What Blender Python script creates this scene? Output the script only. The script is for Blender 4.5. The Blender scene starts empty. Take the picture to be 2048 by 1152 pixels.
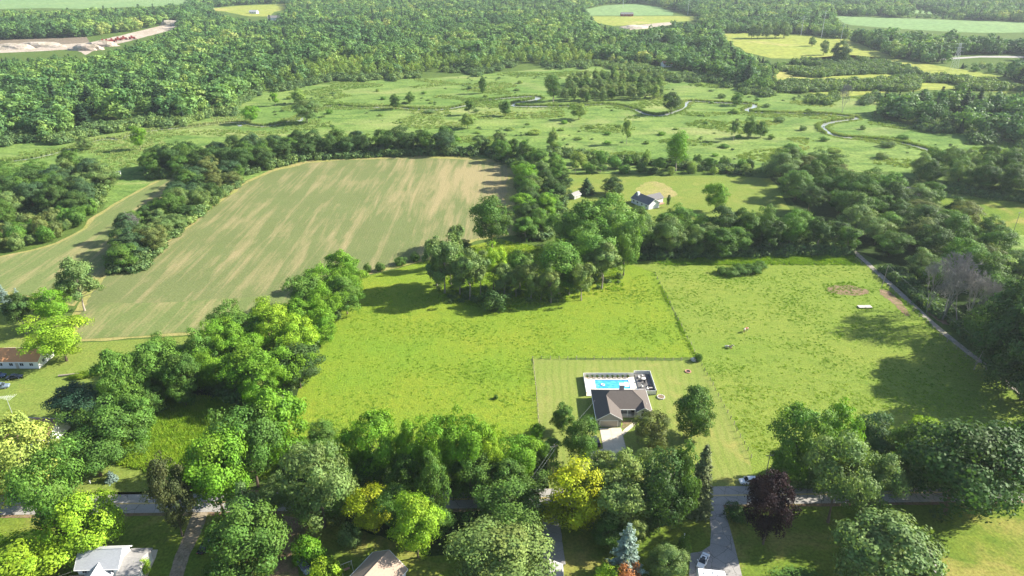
import bpy, bmesh, math, random
import numpy as np
from mathutils import Vector, Matrix, noise
from mathutils.geometry import tessellate_polygon

# ------------------------------------------------------------------ camera, sky, sun, exposure
scn = bpy.context.scene
F, PITCH, CAMH = 1384.0, math.radians(26.0), 125.0
CP, SP = math.cos(PITCH), math.sin(PITCH)
cam = bpy.data.cameras.new('camera'); camo = bpy.data.objects.new('camera', cam)
scn.collection.objects.link(camo); scn.camera = camo
cam.sensor_width = 36.0; cam.lens = 36.0 * F / 2048.0
cam.clip_start = 0.5; cam.clip_end = 20000
camo.location = (0, 0, CAMH); camo.rotation_euler = (math.pi/2 - PITCH, 0, 0)

SUN_EL, SUN_AZ = math.radians(31), math.radians(78)        # azimuth clockwise from +Y
world = bpy.data.worlds.new('World'); scn.world = world; world.use_nodes = True
wn, wl = world.node_tree.nodes, world.node_tree.links
sky = wn.new('ShaderNodeTexSky'); sky.sky_type = 'NISHITA'; sky.sun_disc = False
sky.sun_elevation = SUN_EL; sky.sun_rotation = SUN_AZ; sky.altitude = 200; sky.air_density = 1.0; sky.dust_density = 1.0
wn['Background'].inputs['Strength'].default_value = 0.08
wl.new(sky.outputs[0], wn['Background'].inputs['Color'])
sun = bpy.data.lights.new('sun', 'SUN'); sun.energy = 5.0; sun.angle = math.radians(0.55); sun.color = (1.0, 0.94, 0.82)
suno = bpy.data.objects.new('sun', sun); scn.collection.objects.link(suno)
SD = Vector((math.cos(SUN_EL)*math.sin(SUN_AZ), math.cos(SUN_EL)*math.cos(SUN_AZ), math.sin(SUN_EL)))
suno.rotation_euler = SD.to_track_quat('Z', 'Y').to_euler(); suno.location = SD*400
scn.view_settings.view_transform = 'Standard'; scn.view_settings.look = 'None'
scn.view_settings.exposure = 1.58; scn.view_settings.gamma = 1.0
scn.render.engine = 'CYCLES'
scn.cycles.max_bounces = 6; scn.cycles.diffuse_bounces = 3; scn.cycles.transparent_max_bounces = 4
scn.cycles.volume_bounces = 0
HAZE = 0.000062

# ------------------------------------------------------------------ photo pixel (2048 wide) -> ground
def G(x, y, z=0.0):
    k = (y-576)/F
    t = (z-CAMH)/(-SP-k*CP)
    return Vector(((x-1024)/F*t, (CP-k*SP)*t, z))
def depth(Y, z=0.0): return Y*CP-(z-CAMH)*SP
def row(Y, z=0.0): return 576-F*(Y*SP+(z-CAMH)*CP)/depth(Y, z)
def col(X, Y, z=0.0): return 1024+F*X/depth(Y, z)
def GP(pts, z=0.0): return [G(x, y, z) for x, y in pts]

# ------------------------------------------------------------------ materials
def lin(h):
    h = h.lstrip('#'); c = [int(h[i:i+2], 16)/255 for i in (0, 2, 4)]
    return tuple((v/12.92 if v <= .04045 else ((v+.055)/1.055)**2.4) for v in c)
class NT:
    def __init__(s, name, rough=0.9, spec=0.2):
        s.m = bpy.data.materials.new(name); s.m.use_nodes = True
        s.n, s.l = s.m.node_tree.nodes, s.m.node_tree.links
        s.b = s.n['Principled BSDF']; s.out = s.n['Material Output']
        s.b.inputs['Roughness'].default_value = rough; s.b.inputs['Specular IOR Level'].default_value = spec
    def pos(s):
        g = s.n.new('ShaderNodeNewGeometry'); return g.outputs['Position']
    def mapping(s, v, rot=(0,0,0), scale=(1,1,1), loc=(0,0,0)):
        m = s.n.new('ShaderNodeMapping'); m.inputs['Rotation'].default_value = rot
        m.inputs['Scale'].default_value = scale; m.inputs['Location'].default_value = loc
        s.l.new(v, m.inputs['Vector']); return m.outputs[0]
    def noise(s, v, scale, detail=3, rough=.55, dist=0):
        t = s.n.new('ShaderNodeTexNoise'); t.inputs['Scale'].default_value = scale
        t.inputs['Detail'].default_value = detail; t.inputs['Roughness'].default_value = rough
        t.inputs['Distortion'].default_value = dist
        s.l.new(v, t.inputs['Vector']); return t.outputs[0]
    def ramp(s, v, stops, interp='LINEAR'):
        r = s.n.new('ShaderNodeValToRGB'); r.color_ramp.interpolation = interp
        e = r.color_ramp.elements
        while len(e) < len(stops): e.new(.5)
        for q, (p, c) in zip(e, stops):
            q.position = p; q.color = (*c, 1) if not isinstance(c, (int, float)) else (c, c, c, 1)
        s.l.new(v, r.inputs[0]); return r.outputs[0]
    def mix(s, f, a, b, mode='MIX'):
        m = s.n.new('ShaderNodeMix'); m.data_type = 'RGBA'; m.blend_type = mode
        for i, v in ((0, f), (6, a), (7, b)):
            if isinstance(v, (int, float)): m.inputs[i].default_value = v
            elif isinstance(v, tuple): m.inputs[i].default_value = (*v, 1)
            else: s.l.new(v, m.inputs[i])
        return m.outputs[2]
    def math(s, op, a, b=0.0):
        m = s.n.new('ShaderNodeMath'); m.operation = op
        for i, v in ((0, a), (1, b)):
            if isinstance(v, (int, float)): m.inputs[i].default_value = v
            else: s.l.new(v, m.inputs[i])
        return m.outputs[0]
    def color(s, v):
        if isinstance(v, tuple): s.b.inputs['Base Color'].default_value = (*v, 1)
        else: s.l.new(v, s.b.inputs['Base Color'])
        return s
    def bump(s, h, strength=.5, dist=.1):
        b = s.n.new('ShaderNodeBump'); b.inputs['Strength'].default_value = strength
        b.inputs['Distance'].default_value = dist
        s.l.new(h, b.inputs['Height']); s.l.new(b.outputs[0], s.b.inputs['Normal']); return s

def plain(name, c, rough=.7, spec=.3, var=.12, scale=1.5, metal=0):
    t = NT(name, rough, spec); t.b.inputs['Metallic'].default_value = metal
    n = t.noise(t.pos(), scale, 4)
    t.color(t.mix(n, tuple(v*(1-var) for v in c), tuple(min(1, v*(1+var)) for v in c)))
    return t.m

def grass(name, base, alt, dark, big=.02, mid=.16, fine=1.1, amt=.55, bumpd=.35, dry=None, dryscale=.012, drylo=.55, stretch=None):
    t = NT(name, 1.0, .05); p = t.pos()
    v = p if stretch is None else t.mapping(p, rot=(0, 0, stretch[0]), scale=(stretch[1], 1, 1))
    a = t.noise(v, big, 4, .6); b = t.noise(v, mid, 4, .65, .4); c = t.noise(p, fine, 3, .7)
    k = t.mix(t.ramp(a, [(.35, 0.), (.65, 1.)]), base, alt)
    k = t.mix(t.math('MULTIPLY', t.ramp(b, [(.42, 0.), (.66, 1.)]), amt), k, dark)
    if dry:
        d = t.noise(v, dryscale, 5, .62, .6)
        k = t.mix(t.math('MULTIPLY', t.ramp(d, [(drylo, 0.), (drylo+.16, 1.)]), .8), k, dry)
    f = t.ramp(c, [(.25, (.55, .55, .55)), (.75, (1.4, 1.4, 1.4))])
    k = t.mix(1.0, k, f, 'MULTIPLY')
    t.color(k); t.bump(t.mix(.5, c, b), .9, bumpd)
    return t.m

M = {}
M['ground'] = grass('ground_cover', (.075, .12, .025), (.095, .14, .03), (.04, .075, .02))
M['far'] = grass('far_meadow', (.17, .22, .05), (.21, .24, .07), (.12, .17, .05), big=.004, mid=.02, fine=.1)
M['farblue'] = grass('far_crop', (.15, .24, .09), (.18, .26, .10), (.12, .20, .08), big=.004, mid=.02, fine=.1)
M['faryel'] = grass('far_hay', (.26, .27, .06), (.22, .26, .05), (.18, .23, .05), big=.006, mid=.03, fine=.12, dry=(.36, .30, .12), dryscale=.01)
M['marsh'] = grass('marsh_grass', (.125, .205, .045), (.175, .24, .06), (.055, .115, .026), big=.012, mid=.10, fine=.45, amt=.8, bumpd=.8, dry=(.25, .27, .10), dryscale=.022, drylo=.52, stretch=(0.05, .45))
M['pasture'] = grass('pasture_grass', (.138, .222, .022), (.190, .232, .024), (.095, .175, .018), big=.022, mid=.40, fine=1.9, amt=.5, bumpd=.45)
M['pasture2'] = grass('grazed_grass', (.152, .216, .034), (.190, .230, .042), (.102, .168, .024), big=.022, mid=.42, fine=1.9, amt=.55, bumpd=.45, stretch=(.35, .5))
M['lawn'] = grass('mown_lawn', (.145, .20, .04), (.175, .205, .045), (.105, .165, .028), big=.05, mid=.3, fine=1.6, amt=.5, bumpd=.08, dry=(.26, .245, .07), dryscale=.07, drylo=.58)
def mown(name):
    t = NT(name, 1.0, .05); p = t.pos()
    s = t.n.new('ShaderNodeSeparateXYZ'); t.l.new(t.mapping(p, rot=(0, 0, .05)), s.inputs[0])
    st = t.ramp(t.math('SINE', t.math('MULTIPLY', t.math('ADD', s.outputs[0], t.math('MULTIPLY', t.noise(p, .06, 2), 4.0)), 2*math.pi/2.6)), [(.2, 0.), (.8, 1.)])
    k = t.mix(t.ramp(t.noise(p, .045, 4), [(.35, 0.), (.65, 1.)]), (.165, .215, .045), (.20, .225, .06))
    k = t.mix(t.math('MULTIPLY', st, .38), k, (.12, .18, .03))
    k = t.mix(t.math('MULTIPLY', t.ramp(t.noise(p, .09, 5, .62, .6), [(.54, 0.), (.70, 1.)]), .75), k, (.27, .245, .075))
    c = t.noise(p, 2.4, 3, .7)
    t.color(t.mix(1.0, k, t.ramp(c, [(.25, (.65,)*3), (.75, (1.3,)*3)]), 'MULTIPLY')); t.bump(c, .8, .08); return t.m
M['yard'] = mown('striped_lawn')
M['lawn2'] = grass('deep_green_lawn', (.115, .175, .022), (.155, .19, .03), (.07, .125, .018), big=.05, mid=.25, fine=1.4, amt=.6, bumpd=.1, dry=(.27, .23, .07), dryscale=.05, drylo=.50)  # deeper green turf with dry patches
M['wild'] = grass('wild_herbs', (.085, .165, .022), (.11, .19, .03), (.04, .09, .015), big=.06, mid=.35, fine=1.2, amt=.8, bumpd=.6)
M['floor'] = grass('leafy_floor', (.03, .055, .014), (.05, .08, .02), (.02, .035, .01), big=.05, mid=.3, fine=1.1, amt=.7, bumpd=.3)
M['margin'] = grass('dry_margin', (.30, .25, .11), (.24, .25, .07), (.18, .19, .06), big=.06, mid=.3, fine=1.2, amt=.6, bumpd=.2)
M['dirt'] = grass('bare_soil', (.20, .13, .085), (.25, .17, .115), (.10, .12, .035), big=.1, mid=.35, fine=2, amt=.85, bumpd=.2)
M['dirtdrive'] = grass('packed_dirt', (.26, .21, .15), (.30, .25, .18), (.16, .14, .08), big=.1, mid=.5, fine=2, amt=.7, bumpd=.1)
M['gravel'] = grass('pale_gravel', (.42, .38, .32), (.50, .45, .38), (.28, .25, .20), big=.1, mid=.6, fine=3, amt=.5, bumpd=.06)
M['quarry'] = grass('quarry_gravel', (.36, .29, .24), (.46, .40, .34), (.20, .19, .11), big=.02, mid=.1, fine=.3, amt=.6, bumpd=.5)
M['tilled'] = grass('tilled_soil', (.17, .14, .10), (.20, .16, .12), (.12, .10, .07), big=.02, mid=.1, fine=.3)

def crop_mat(name, ang, spacing, green, tan, hi=.64, lo=.50, tanbias=1.0, dryspot=None):
    t = NT(name, 1.0, .05); p = t.pos()
    r = t.mapping(p, rot=(0, 0, ang))                       # x across the rows, y along them
    wob = t.noise(p, .03, 2)
    s = t.n.new('ShaderNodeSeparateXYZ'); t.l.new(r, s.inputs[0])
    u = t.math('ADD', s.outputs[0], t.math('MULTIPLY', wob, 3.0))
    w = t.math('SINE', t.math('MULTIPLY', u, 2*math.pi/spacing))
    w = t.ramp(t.math('ADD', t.math('MULTIPLY', w, .5), .5), [(.35, 0.), (.8, 1.)])
    st = t.noise(t.mapping(p, rot=(0, 0, ang), scale=(.20, .016, 1)), 1.0, 5, .68, .5)      # streaks along the rows
    pt = t.noise(p, .022, 4, .6)
    m = t.math('ADD', t.math('MULTIPLY', st, .72), t.math('MULTIPLY', pt, .36*tanbias))
    if dryspot:
        sp_ = t.n.new('ShaderNodeVectorMath'); sp_.operation = 'DISTANCE'; t.l.new(p, sp_.inputs[0]); sp_.inputs[1].default_value = dryspot[:3]
        m = t.math('ADD', m, t.math('MULTIPLY', t.ramp(t.math('DIVIDE', sp_.outputs['Value'], dryspot[3]), [(.2, 1.), (1.0, 0.)]), .16))
    tanmask = t.ramp(m, [(lo, 0.), (hi, 1.)])
    f = t.ramp(t.noise(p, 1.4, 3, .7), [(.25, (.7, .7, .7)), (.75, (1.3, 1.3, 1.3))])
    gcol = t.mix(t.noise(p, .05, 4), green, tuple(v*1.25 for v in green))
    rowc = t.mix(t.math('ADD', t.math('MULTIPLY', w, t.math('MULTIPLY', t.ramp(t.noise(p, .035, 3), [(.35, .1), (.65, 1.)]), .08)), t.math('MULTIPLY', t.noise(p, .15, 4, .65), .22)), gcol, tan)
    tcol = t.mix(t.math('ADD', t.math('MULTIPLY', w, .10), .5), tuple(a*.5+b*.5 for a, b in zip(green, tan)), tuple(v*1.12 for v in tan))
    k = t.mix(tanmask, rowc, tcol)
    t.color(t.mix(1.0, k, f, 'MULTIPLY')); t.bump(w, .2, .08)
    return t.m

def water_mat(name, c, rough=.05):
    t = NT(name, rough, .5); p = t.pos(); t.color(c)
    t.bump(t.noise(p, 1.2, 3), .15, .05); return t.m
M['river'] = water_mat('river_water', (.26, .27, .25), .12)
def asphalt(name, c, cracks=True, scale=.25):
    t = NT(name, .85, .25); p = t.pos()
    n = t.noise(p, .35, 5, .65); f = t.noise(p, 6, 2)
    k = t.mix(n, tuple(v*.78 for v in c), tuple(v*1.2 for v in c))
    k = t.mix(1.0, k, t.ramp(f, [(.3, (.85,)*3), (.7, (1.15,)*3)]), 'MULTIPLY')
    if cracks:
        v = t.n.new('ShaderNodeTexVoronoi'); v.feature = 'DISTANCE_TO_EDGE'; v.inputs['Scale'].default_value = scale
        d = t.n.new('ShaderNodeVectorMath'); d.operation = 'ADD'
        nn = t.n.new('ShaderNodeTexNoise'); nn.inputs['Scale'].default_value = .5
        t.l.new(p, nn.inputs['Vector']); t.l.new(p, d.inputs[0]); t.l.new(nn.outputs[1], d.inputs[1])
        t.l.new(d.outputs[0], v.inputs['Vector'])
        k = t.mix(t.ramp(v.outputs['Distance'], [(.0, 1.), (.018, 0.)]), k, tuple(x*.35 for x in c))
    t.color(k); return t.m
M['road'] = asphalt('worn_asphalt', (.30, .285, .265))
M['drive'] = asphalt('cracked_driveway', (.30, .285, .27), True, .3)
M['concrete'] = asphalt('concrete_slab', (.52, .46, .36), False)
M['deckc'] = asphalt('pool_deck_concrete', (.66, .60, .48), False)
M['lane'] = grass('lane_gravel', (.30, .27, .24), (.34, .31, .26), (.14, .15, .07), big=.2, mid=.5, fine=3, amt=.6, bumpd=.05)
M['yellow'] = plain('road_paint_yellow', (.62, .45, .12), .8, .2, .3, 3)
M['whitep'] = plain('road_paint_white', (.6, .6, .58), .8, .2, .3, 3)

def shingle(name, c, sc=(1.2, 5, 5)):
    t = NT(name, .95, .15); p = t.pos()
    br = t.noise(t.mapping(p, scale=(1.6, 1.6, 8)), 1.0, 2, .8); st = t.noise(p, .35, 4)
    k = t.mix(br, tuple(v*.72 for v in c), tuple(min(1, v*1.28) for v in c))
    k = t.mix(t.math('MULTIPLY', st, .35), k, tuple(v*.62 for v in c))
    t.color(k); t.bump(br, .5, .03); return t.m
M['sh_brown'] = shingle('brown_shingle', (.125, .108, .098))
M['sh_grey'] = shingle('light_grey_shingle', (.38, .39, .41))
M['sh_dgrey'] = shingle('weathered_grey_shingle', (.27, .26, .25))
M['sh_slate'] = shingle('slate_shingle', (.17, .165, .165))
M['sh_orange'] = shingle('orange_tan_shingle', (.60, .29, .13))
M['sh_tan'] = shingle('tan_brown_shingle', (.34, .26, .20))
M['sh_red'] = shingle('red_brown_shingle', (.36, .19, .14))
def siding(name, c):
    t = NT(name, .6, .3); p = t.pos(); s = t.n.new('ShaderNodeSeparateXYZ'); t.l.new(p, s.inputs[0])
    w = t.math('FRACT', t.math('MULTIPLY', s.outputs[2], 5.0))
    n = t.noise(p, .8, 3)
    t.color(t.mix(t.ramp(w, [(.0, 1.), (.12, 0.)]), t.mix(n, tuple(v*.94 for v in c), c), tuple(v*.6 for v in c)))
    t.bump(w, .3, .02); return t.m
M['sd_grey'] = siding('grey_siding', (.40, .40, .385))
M['sd_white'] = siding('white_siding', (.76, .76, .75))
M['sd_blue'] = siding('pale_blue_siding', (.50, .56, .62))
M['white'] = plain('white_trim', (.78, .78, .76), .5, .4, .06)
M['vinyl'] = plain('grey_white_vinyl', (.66, .65, .60), .5, .4, .06)
M['tan'] = plain('tan_door_paint', (.45, .40, .34), .5, .4, .06)
M['wood'] = plain('weathered_wood', (.24, .20, .16), .9, .2, .3, 2)
M['palewood'] = plain('sun_bleached_boards', (.52, .48, .42), .9, .2, .25, 2)
M['pole'] = plain('pole_wood', (.30, .26, .22), .9, .2, .25, 2)
M['steel'] = plain('galvanised_steel', (.55, .57, .58), .5, .5, .08, 1, .3)
M['dark'] = plain('dark_metal', (.03, .03, .032), .5, .4, .2)
M['glass'] = plain('window_glass', (.02, .025, .03), .08, .6, .2)
M['deckw'] = plain('dark_deck_boards', (.13, .125, .12), .8, .3, .3, 3)
M['stone'] = plain('field_stone', (.55, .53, .50), .95, .2, .3, 2)
M['redstone'] = plain('red_stone', (.42, .24, .17), .95, .2, .3, 3)
M['blue'] = plain('blue_fabric', (.05, .12, .28), .8, .3, .2)
M['redm'] = plain('red_machine_paint', (.22, .035, .03), .5, .4, .2)
M['brick'] = plain('brick_face', (.33, .2, .15), .9, .2, .3, 3)
M['tyre'] = plain('tyre_rubber', (.02, .02, .02), .9, .2, .1)
M['rim'] = plain('alloy_rim', (.45, .45, .46), .35, .5, .1)
M['lamp'] = plain('lamp_lens', (.75, .75, .72), .2, .5, .05)
M['tail'] = plain('tail_lens', (.4, .02, .02), .3, .5, .05)
def carpaint(name, c):
    t = NT(name, .25, .5); t.color(c); t.b.inputs['Coat Weight'].default_value = .6; return t.m
M['pwhite'] = carpaint('white_paint', (.80, .80, .80)); M['pblack'] = carpaint('black_paint', (.012, .012, .014))
M['pblue'] = carpaint('dark_blue_paint', (.03, .06, .13)); M['pgrey'] = carpaint('blue_grey_paint', (.16, .21, .26))
t = NT('pool_water', .04, .5); p = t.pos()
t.color(t.mix(t.ramp(t.noise(t.mapping(p, scale=(1, 2.6, 1)), .9, 3, .6, .8), [(.35, 0.), (.65, 1.)]), (.02, .22, .62), (.10, .45, .85)))
t.bump(t.noise(p, 1.5, 3), .2, .05); M['pool'] = t.m
M['poolwall'] = plain('pool_liner', (.10, .35, .70), .4, .4, .1)
M['horseb'] = None

def leaf_mat(name, use_color=True, ramp=None):
    t = NT(name, .6, .18)
    oi = t.n.new('ShaderNodeObjectInfo')
    at = t.n.new('ShaderNodeAttribute'); at.attribute_name = 'tint'
    if use_color: basec = oi.outputs['Color']
    else:
        loc = oi.outputs['Location']
        nz = t.noise(loc, .0065, 5, .7)
        v = t.math('ADD', t.math('MULTIPLY', oi.outputs['Random'], .45), t.math('MULTIPLY', t.ramp(nz, [(.34, 0.), (.66, 1.)]), .6))
        basec = t.ramp(v, ramp)
    k = t.mix(1.0, basec, at.outputs['Color'], 'MULTIPLY')
    t.color(k)
    tr = t.n.new('ShaderNodeBsdfTranslucent')
    t.l.new(t.mix(1.0, k, (1.25, 1.25, .5), 'MULTIPLY'), tr.inputs['Color'])
    ms = t.n.new('ShaderNodeMixShader'); ms.inputs[0].default_value = .30
    t.l.new(t.b.outputs[0], ms.inputs[1]); t.l.new(tr.outputs[0], ms.inputs[2])
    t.l.new(ms.outputs[0], t.out.inputs['Surface'])
    return t.m
M['leaf'] = leaf_mat('foliage')
M['farleaf'] = leaf_mat('far_foliage', False, [(.12, (0.062, 0.132, 0.047)), (.38, (0.086, 0.180, 0.055)), (.58, (0.124, 0.234, 0.058)), (.74, (0.195, 0.312, 0.072)), (.92, (0.312, 0.372, 0.111))])
M['coniferleaf'] = leaf_mat('conifer_foliage', False, [(.2, (.03, .07, .03)), (.8, (.045, .09, .04))])
M['willowleaf'] = leaf_mat('willow_foliage', False, [(.2, (0.143, 0.229, 0.051)), (.55, (0.200, 0.300, 0.057)), (.9, (0.286, 0.358, 0.072))])
M['scrubleaf'] = leaf_mat('scrub_foliage', False, [(.2, (0.077, 0.140, 0.049)), (.55, (0.119, 0.196, 0.063)), (.9, (0.182, 0.266, 0.070))])
M['reedleaf'] = leaf_mat('reed_blades', False, [(.2, (.13, .22, .05)), (.6, (.21, .29, .08)), (.9, (.33, .37, .16))])
M['weedleaf'] = leaf_mat('weed_blades', False, [(.2, (0.119, 0.238, 0.020)), (.6, (0.221, 0.357, 0.024)), (.9, (0.340, 0.408, 0.051))])
M['bark'] = plain('bark', (.13, .10, .075), .95, .1, .3, 3)
M['palebark'] = plain('pale_bark', (.30, .26, .21), .95, .1, .3, 3)
M['deadwood'] = plain('dead_grey_wood', (.225, .215, .20), .95, .1, .25, 2)

# ------------------------------------------------------------------ mesh helpers
COL = scn.collection
def link(o, parent=None):
    COL.objects.link(o)
    if parent is not None: o.parent = parent
    return o
def tag(o, label, cat, group=None):
    o['label'] = label; o['category'] = cat
    if group: o['group'] = group
    return o
def thing(name, label, cat, loc=(0, 0, 0), rz=0.0, group=None):
    o = bpy.data.objects.new(name, None); o.empty_display_size = .5
    o.location = loc; o.rotation_euler = (0, 0, rz); link(o); return tag(o, label, cat, group)
class MB:
    def __init__(s): s.v, s.f = [], []
    def add(s, v, f):
        n = len(s.v); s.v += [tuple(q) for q in v]; s.f += [tuple(i+n for i in q) for q in f]; return s
    def box(s, x0, x1, y0, y1, z0, z1, m=None):
        v = [Vector((x, y, z)) for z in (z0, z1) for y in (y0, y1) for x in (x0, x1)]
        if m is not None: v = [m @ q for q in v]
        return s.add(v, [(0, 2, 3, 1), (4, 5, 7, 6), (0, 1, 5, 4), (2, 6, 7, 3), (0, 4, 6, 2), (1, 3, 7, 5)])
    def tube(s, a, b, r0, r1=None, n=6):
        a, b = Vector(a), Vector(b); r1 = r0 if r1 is None else r1
        d = (b-a).normalized(); t = d.orthogonal().normalized(); u = d.cross(t)
        v = []
        for c, r in ((a, r0), (b, r1)):
            for i in range(n):
                q = 2*math.pi*i/n; v.append(c+(t*math.cos(q)+u*math.sin(q))*r)
        f = [(i, (i+1) % n, n+(i+1) % n, n+i) for i in range(n)]
        f += [tuple(range(n-1, -1, -1)), tuple(range(n, 2*n))]
        return s.add(v, f)
    def slab(s, poly, t):                                     # polygon in 3-D with thickness t downwards
        n = len(poly); p = [Vector(q) for q in poly]; v = p+[q-Vector((0, 0, t)) for q in p]
        nz = sum((p[i].x-p[i-1].x)*(p[i].y+p[i-1].y) for i in range(n))
        top = tuple(range(n)) if nz < 0 else tuple(range(n-1, -1, -1))
        f = [top, tuple(n+i for i in reversed(top))]
        f += [(top[i], top[i-1], top[i-1]+n, top[i]+n) for i in range(n)]
        return s.add(v, f)
    def prism(s, poly, y0, y1, axis='y'):                     # profile (a,b) extruded along an axis
        n = len(poly)
        mk = {'y': lambda a, b, q: (a, q, b), 'x': lambda a, b, q: (q, a, b), 'z': lambda a, b, q: (a, b, q)}[axis]
        v = [mk(a, b, y0) for a, b in poly]+[mk(a, b, y1) for a, b in poly]
        f = [tuple(range(n)), tuple(range(2*n-1, n-1, -1))]+[(i, i+n, (i+1) % n+n, (i+1) % n) for i in range(n)]
        return s.add(v, f)
    def mesh(s, name, mat):
        m = bpy.data.meshes.new(name); m.from_pydata(s.v, [], s.f); m.update()
        bm = bmesh.new(); bm.from_mesh(m); bmesh.ops.recalc_face_normals(bm, faces=bm.faces); bm.to_mesh(m); bm.free()
        if mat: m.materials.append(mat)
        return m
    def build(s, name, mat, parent=None):
        return link(bpy.data.objects.new(name, s.mesh(name, mat)), parent)

rnd = random.Random(7)
def densify(pts, step, jit, closed=True, seed=0):
    out = []; n = len(pts)
    for i in range(n if closed else n-1):
        a, b = pts[i], pts[(i+1) % n]; L = (b-a).length; k = max(1, int(L/step))
        for j in range(k): out.append(a.lerp(b, j/k))
    if not closed: out.append(pts[-1])
    if jit:
        o2 = []
        for q in out:
            w = Vector((q.x*.11+seed, q.y*.11, 1.3)); w2 = Vector((q.x*.6+seed, q.y*.6, 5.1))
            o2.append(q+Vector((noise.noise(w)+.5*noise.noise(w2), noise.noise(w+Vector((9, 4, 2)))+.5*noise.noise(w2+Vector((3, 8, 1))), 0))*jit)
        out = o2
    return out
def chaikin(pts, it=2, closed=True):
    for _ in range(it):
        o = []; n = len(pts)
        if not closed: o.append(pts[0])
        for i in range(n if closed else n-1):
            a, b = pts[i], pts[(i+1) % n]; o += [a.lerp(b, .25), a.lerp(b, .75)]
        if not closed: o.append(pts[-1])
        pts = o
    return pts
def sheet(name, px, mat, z, jit=.5, step=2.5, smooth=0, world=False, parent=None):
    pts = [Vector((a, b, 0)) for a, b in px] if world else GP(px)
    if smooth: pts = chaikin(pts, smooth)
    pts = densify(pts, step, jit, True, seed=len(name)*1.7)
    tri = tessellate_polygon([pts])
    m = bpy.data.meshes.new(name); m.from_pydata([(q.x, q.y, z) for q in pts], [], [tuple(t) for t in tri]); m.update()
    if sum(q.normal.z*q.area for q in m.polygons) < 0: m.flip_normals()
    m.materials.append(mat)
    o = link(bpy.data.objects.new(name, m), parent)
    if parent is None: o['kind'] = 'structure'
    return o
def ribbon(name, pts, half, mat, z, parent=None, offset=0.0):
    P = [Vector((q.x, q.y, 0)) for q in pts]; v, f = [], []
    for i, q in enumerate(P):
        d = (P[min(i+1, len(P)-1)]-P[max(i-1, 0)]).normalized(); n = Vector((-d.y, d.x, 0))
        w = half[i] if isinstance(half, list) else half
        v += [q+n*(offset+w)+Vector((0, 0, z)), q+n*(offset-w)+Vector((0, 0, z))]
        if i: f.append((2*i-2, 2*i-1, 2*i+1, 2*i))
    m = bpy.data.meshes.new(name); m.from_pydata([tuple(q) for q in v], [], f); m.update(); m.materials.append(mat)
    if m.polygons and m.polygons[0].normal.z < 0: m.flip_normals()
    o = link(bpy.data.objects.new(name, m), parent)
    if parent is None: o['kind'] = 'structure'
    return o
def inside(px, py, poly):
    r = False; j = len(poly)-1
    for i in range(len(poly)):
        xi, yi = poly[i]; xj, yj = poly[j]
        if (yi > py) != (yj > py) and px < (xj-xi)*(py-yi)/(yj-yi)+xi: r = not r
        j = i
    return r

# ------------------------------------------------------------------ ground sheets
g = MB(); g.add([(-9000, -600, 0), (9000, -600, 0), (9000, 12000, 0), (-9000, 12000, 0)], [(0, 1, 2, 3)])
o = g.build('ground', M['ground']); o['kind'] = 'structure'

MARSH = [(-60, 335), (-60, 285), (140, 278), (220, 262), (310, 248), (475, 226), (470, 198), (560, 176), (700, 163), (870, 156), (1085, 138), (1190, 133), (1275, 142), (1380, 156), (1490, 175), (1660, 200), (1752, 188), (1752, 230), (1800, 248), (2120, 300), (2120, 420), (1900, 395), (1800, 345), (1500, 345), (1040, 345), (940, 322), (620, 326), (480, 362), (330, 352), (215, 362), (100, 345)]
sheet('marsh_meadow', MARSH, M['marsh'], .03, 3, 8)
sheet('scrub_meadow', [(1590, 118), (1700, 110), (1790, 118), (1990, 150), (2060, 170), (2060, 190), (1900, 178), (1760, 186), (1660, 196), (1600, 180), (1540, 160)], M['faryel'], .06, 4, 12)
sheet('far_meadow', [(1425, 68), (1500, 66), (1620, 70), (1700, 80), (1790, 116), (1700, 122), (1620, 118), (1540, 116), (1490, 104), (1460, 84)], M['faryel'], .06, 5, 15)
sheet('far_field', [(1170, 18), (1210, 11), (1270, 8), (1320, 14), (1345, 24), (1345, 31), (1180, 31)], M['farblue'], .06, 4, 30)
sheet('far_field', [(1180, 33), (1385, 32), (1400, 40), (1330, 46), (1230, 52), (1195, 46)], M['faryel'], .06, 4, 30)
sheet('far_field', [(1655, 31), (1750, 35), (2080, 46), (2080, 64), (1960, 66), (1800, 58), (1700, 50)], M['farblue'], .06, 5, 30)
sheet('far_field', [(1810, 20), (1850, 21), (1950, 30), (1900, 30), (1820, 26)], M['farblue'], .06, 5, 30)
sheet('far_field', [(-120, -6), (60, -6), (240, -6), (390, -3), (400, 4), (340, 12), (240, 15), (170, 18), (90, 16), (0, 18), (-120, 20)], M['farblue'], .06, 5, 60)
sheet('far_field', [(405, 19), (470, 12), (570, 8), (580, 14), (545, 26), (540, 33), (500, 33), (440, 22)], M['faryel'], .06, 5, 30)
sheet('tilled_field', [(-60, 82), (90, 76), (175, 74), (180, 86), (100, 90), (-60, 98)], M['tilled'], .06, 3, 12)
sheet('quarry_yard', [(-60, 104), (40, 91), (110, 90), (180, 85), (270, 64), (340, 47), (368, 42), (350, 58), (268, 80), (200, 96), (170, 110), (150, 98), (90, 102), (0, 106)], M['quarry'], .07, 3, 12)
sheet('quarry_yard', [(1255, 52), (1340, 44), (1345, 49), (1290, 57), (1260, 60)], M['quarry'], .07, 3, 12)
sheet('far_yard', [(1270, 140), (1330, 138), (1390, 150), (1370, 164), (1310, 160), (1275, 150)], M['marsh'], .05, 3, 12)
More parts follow.
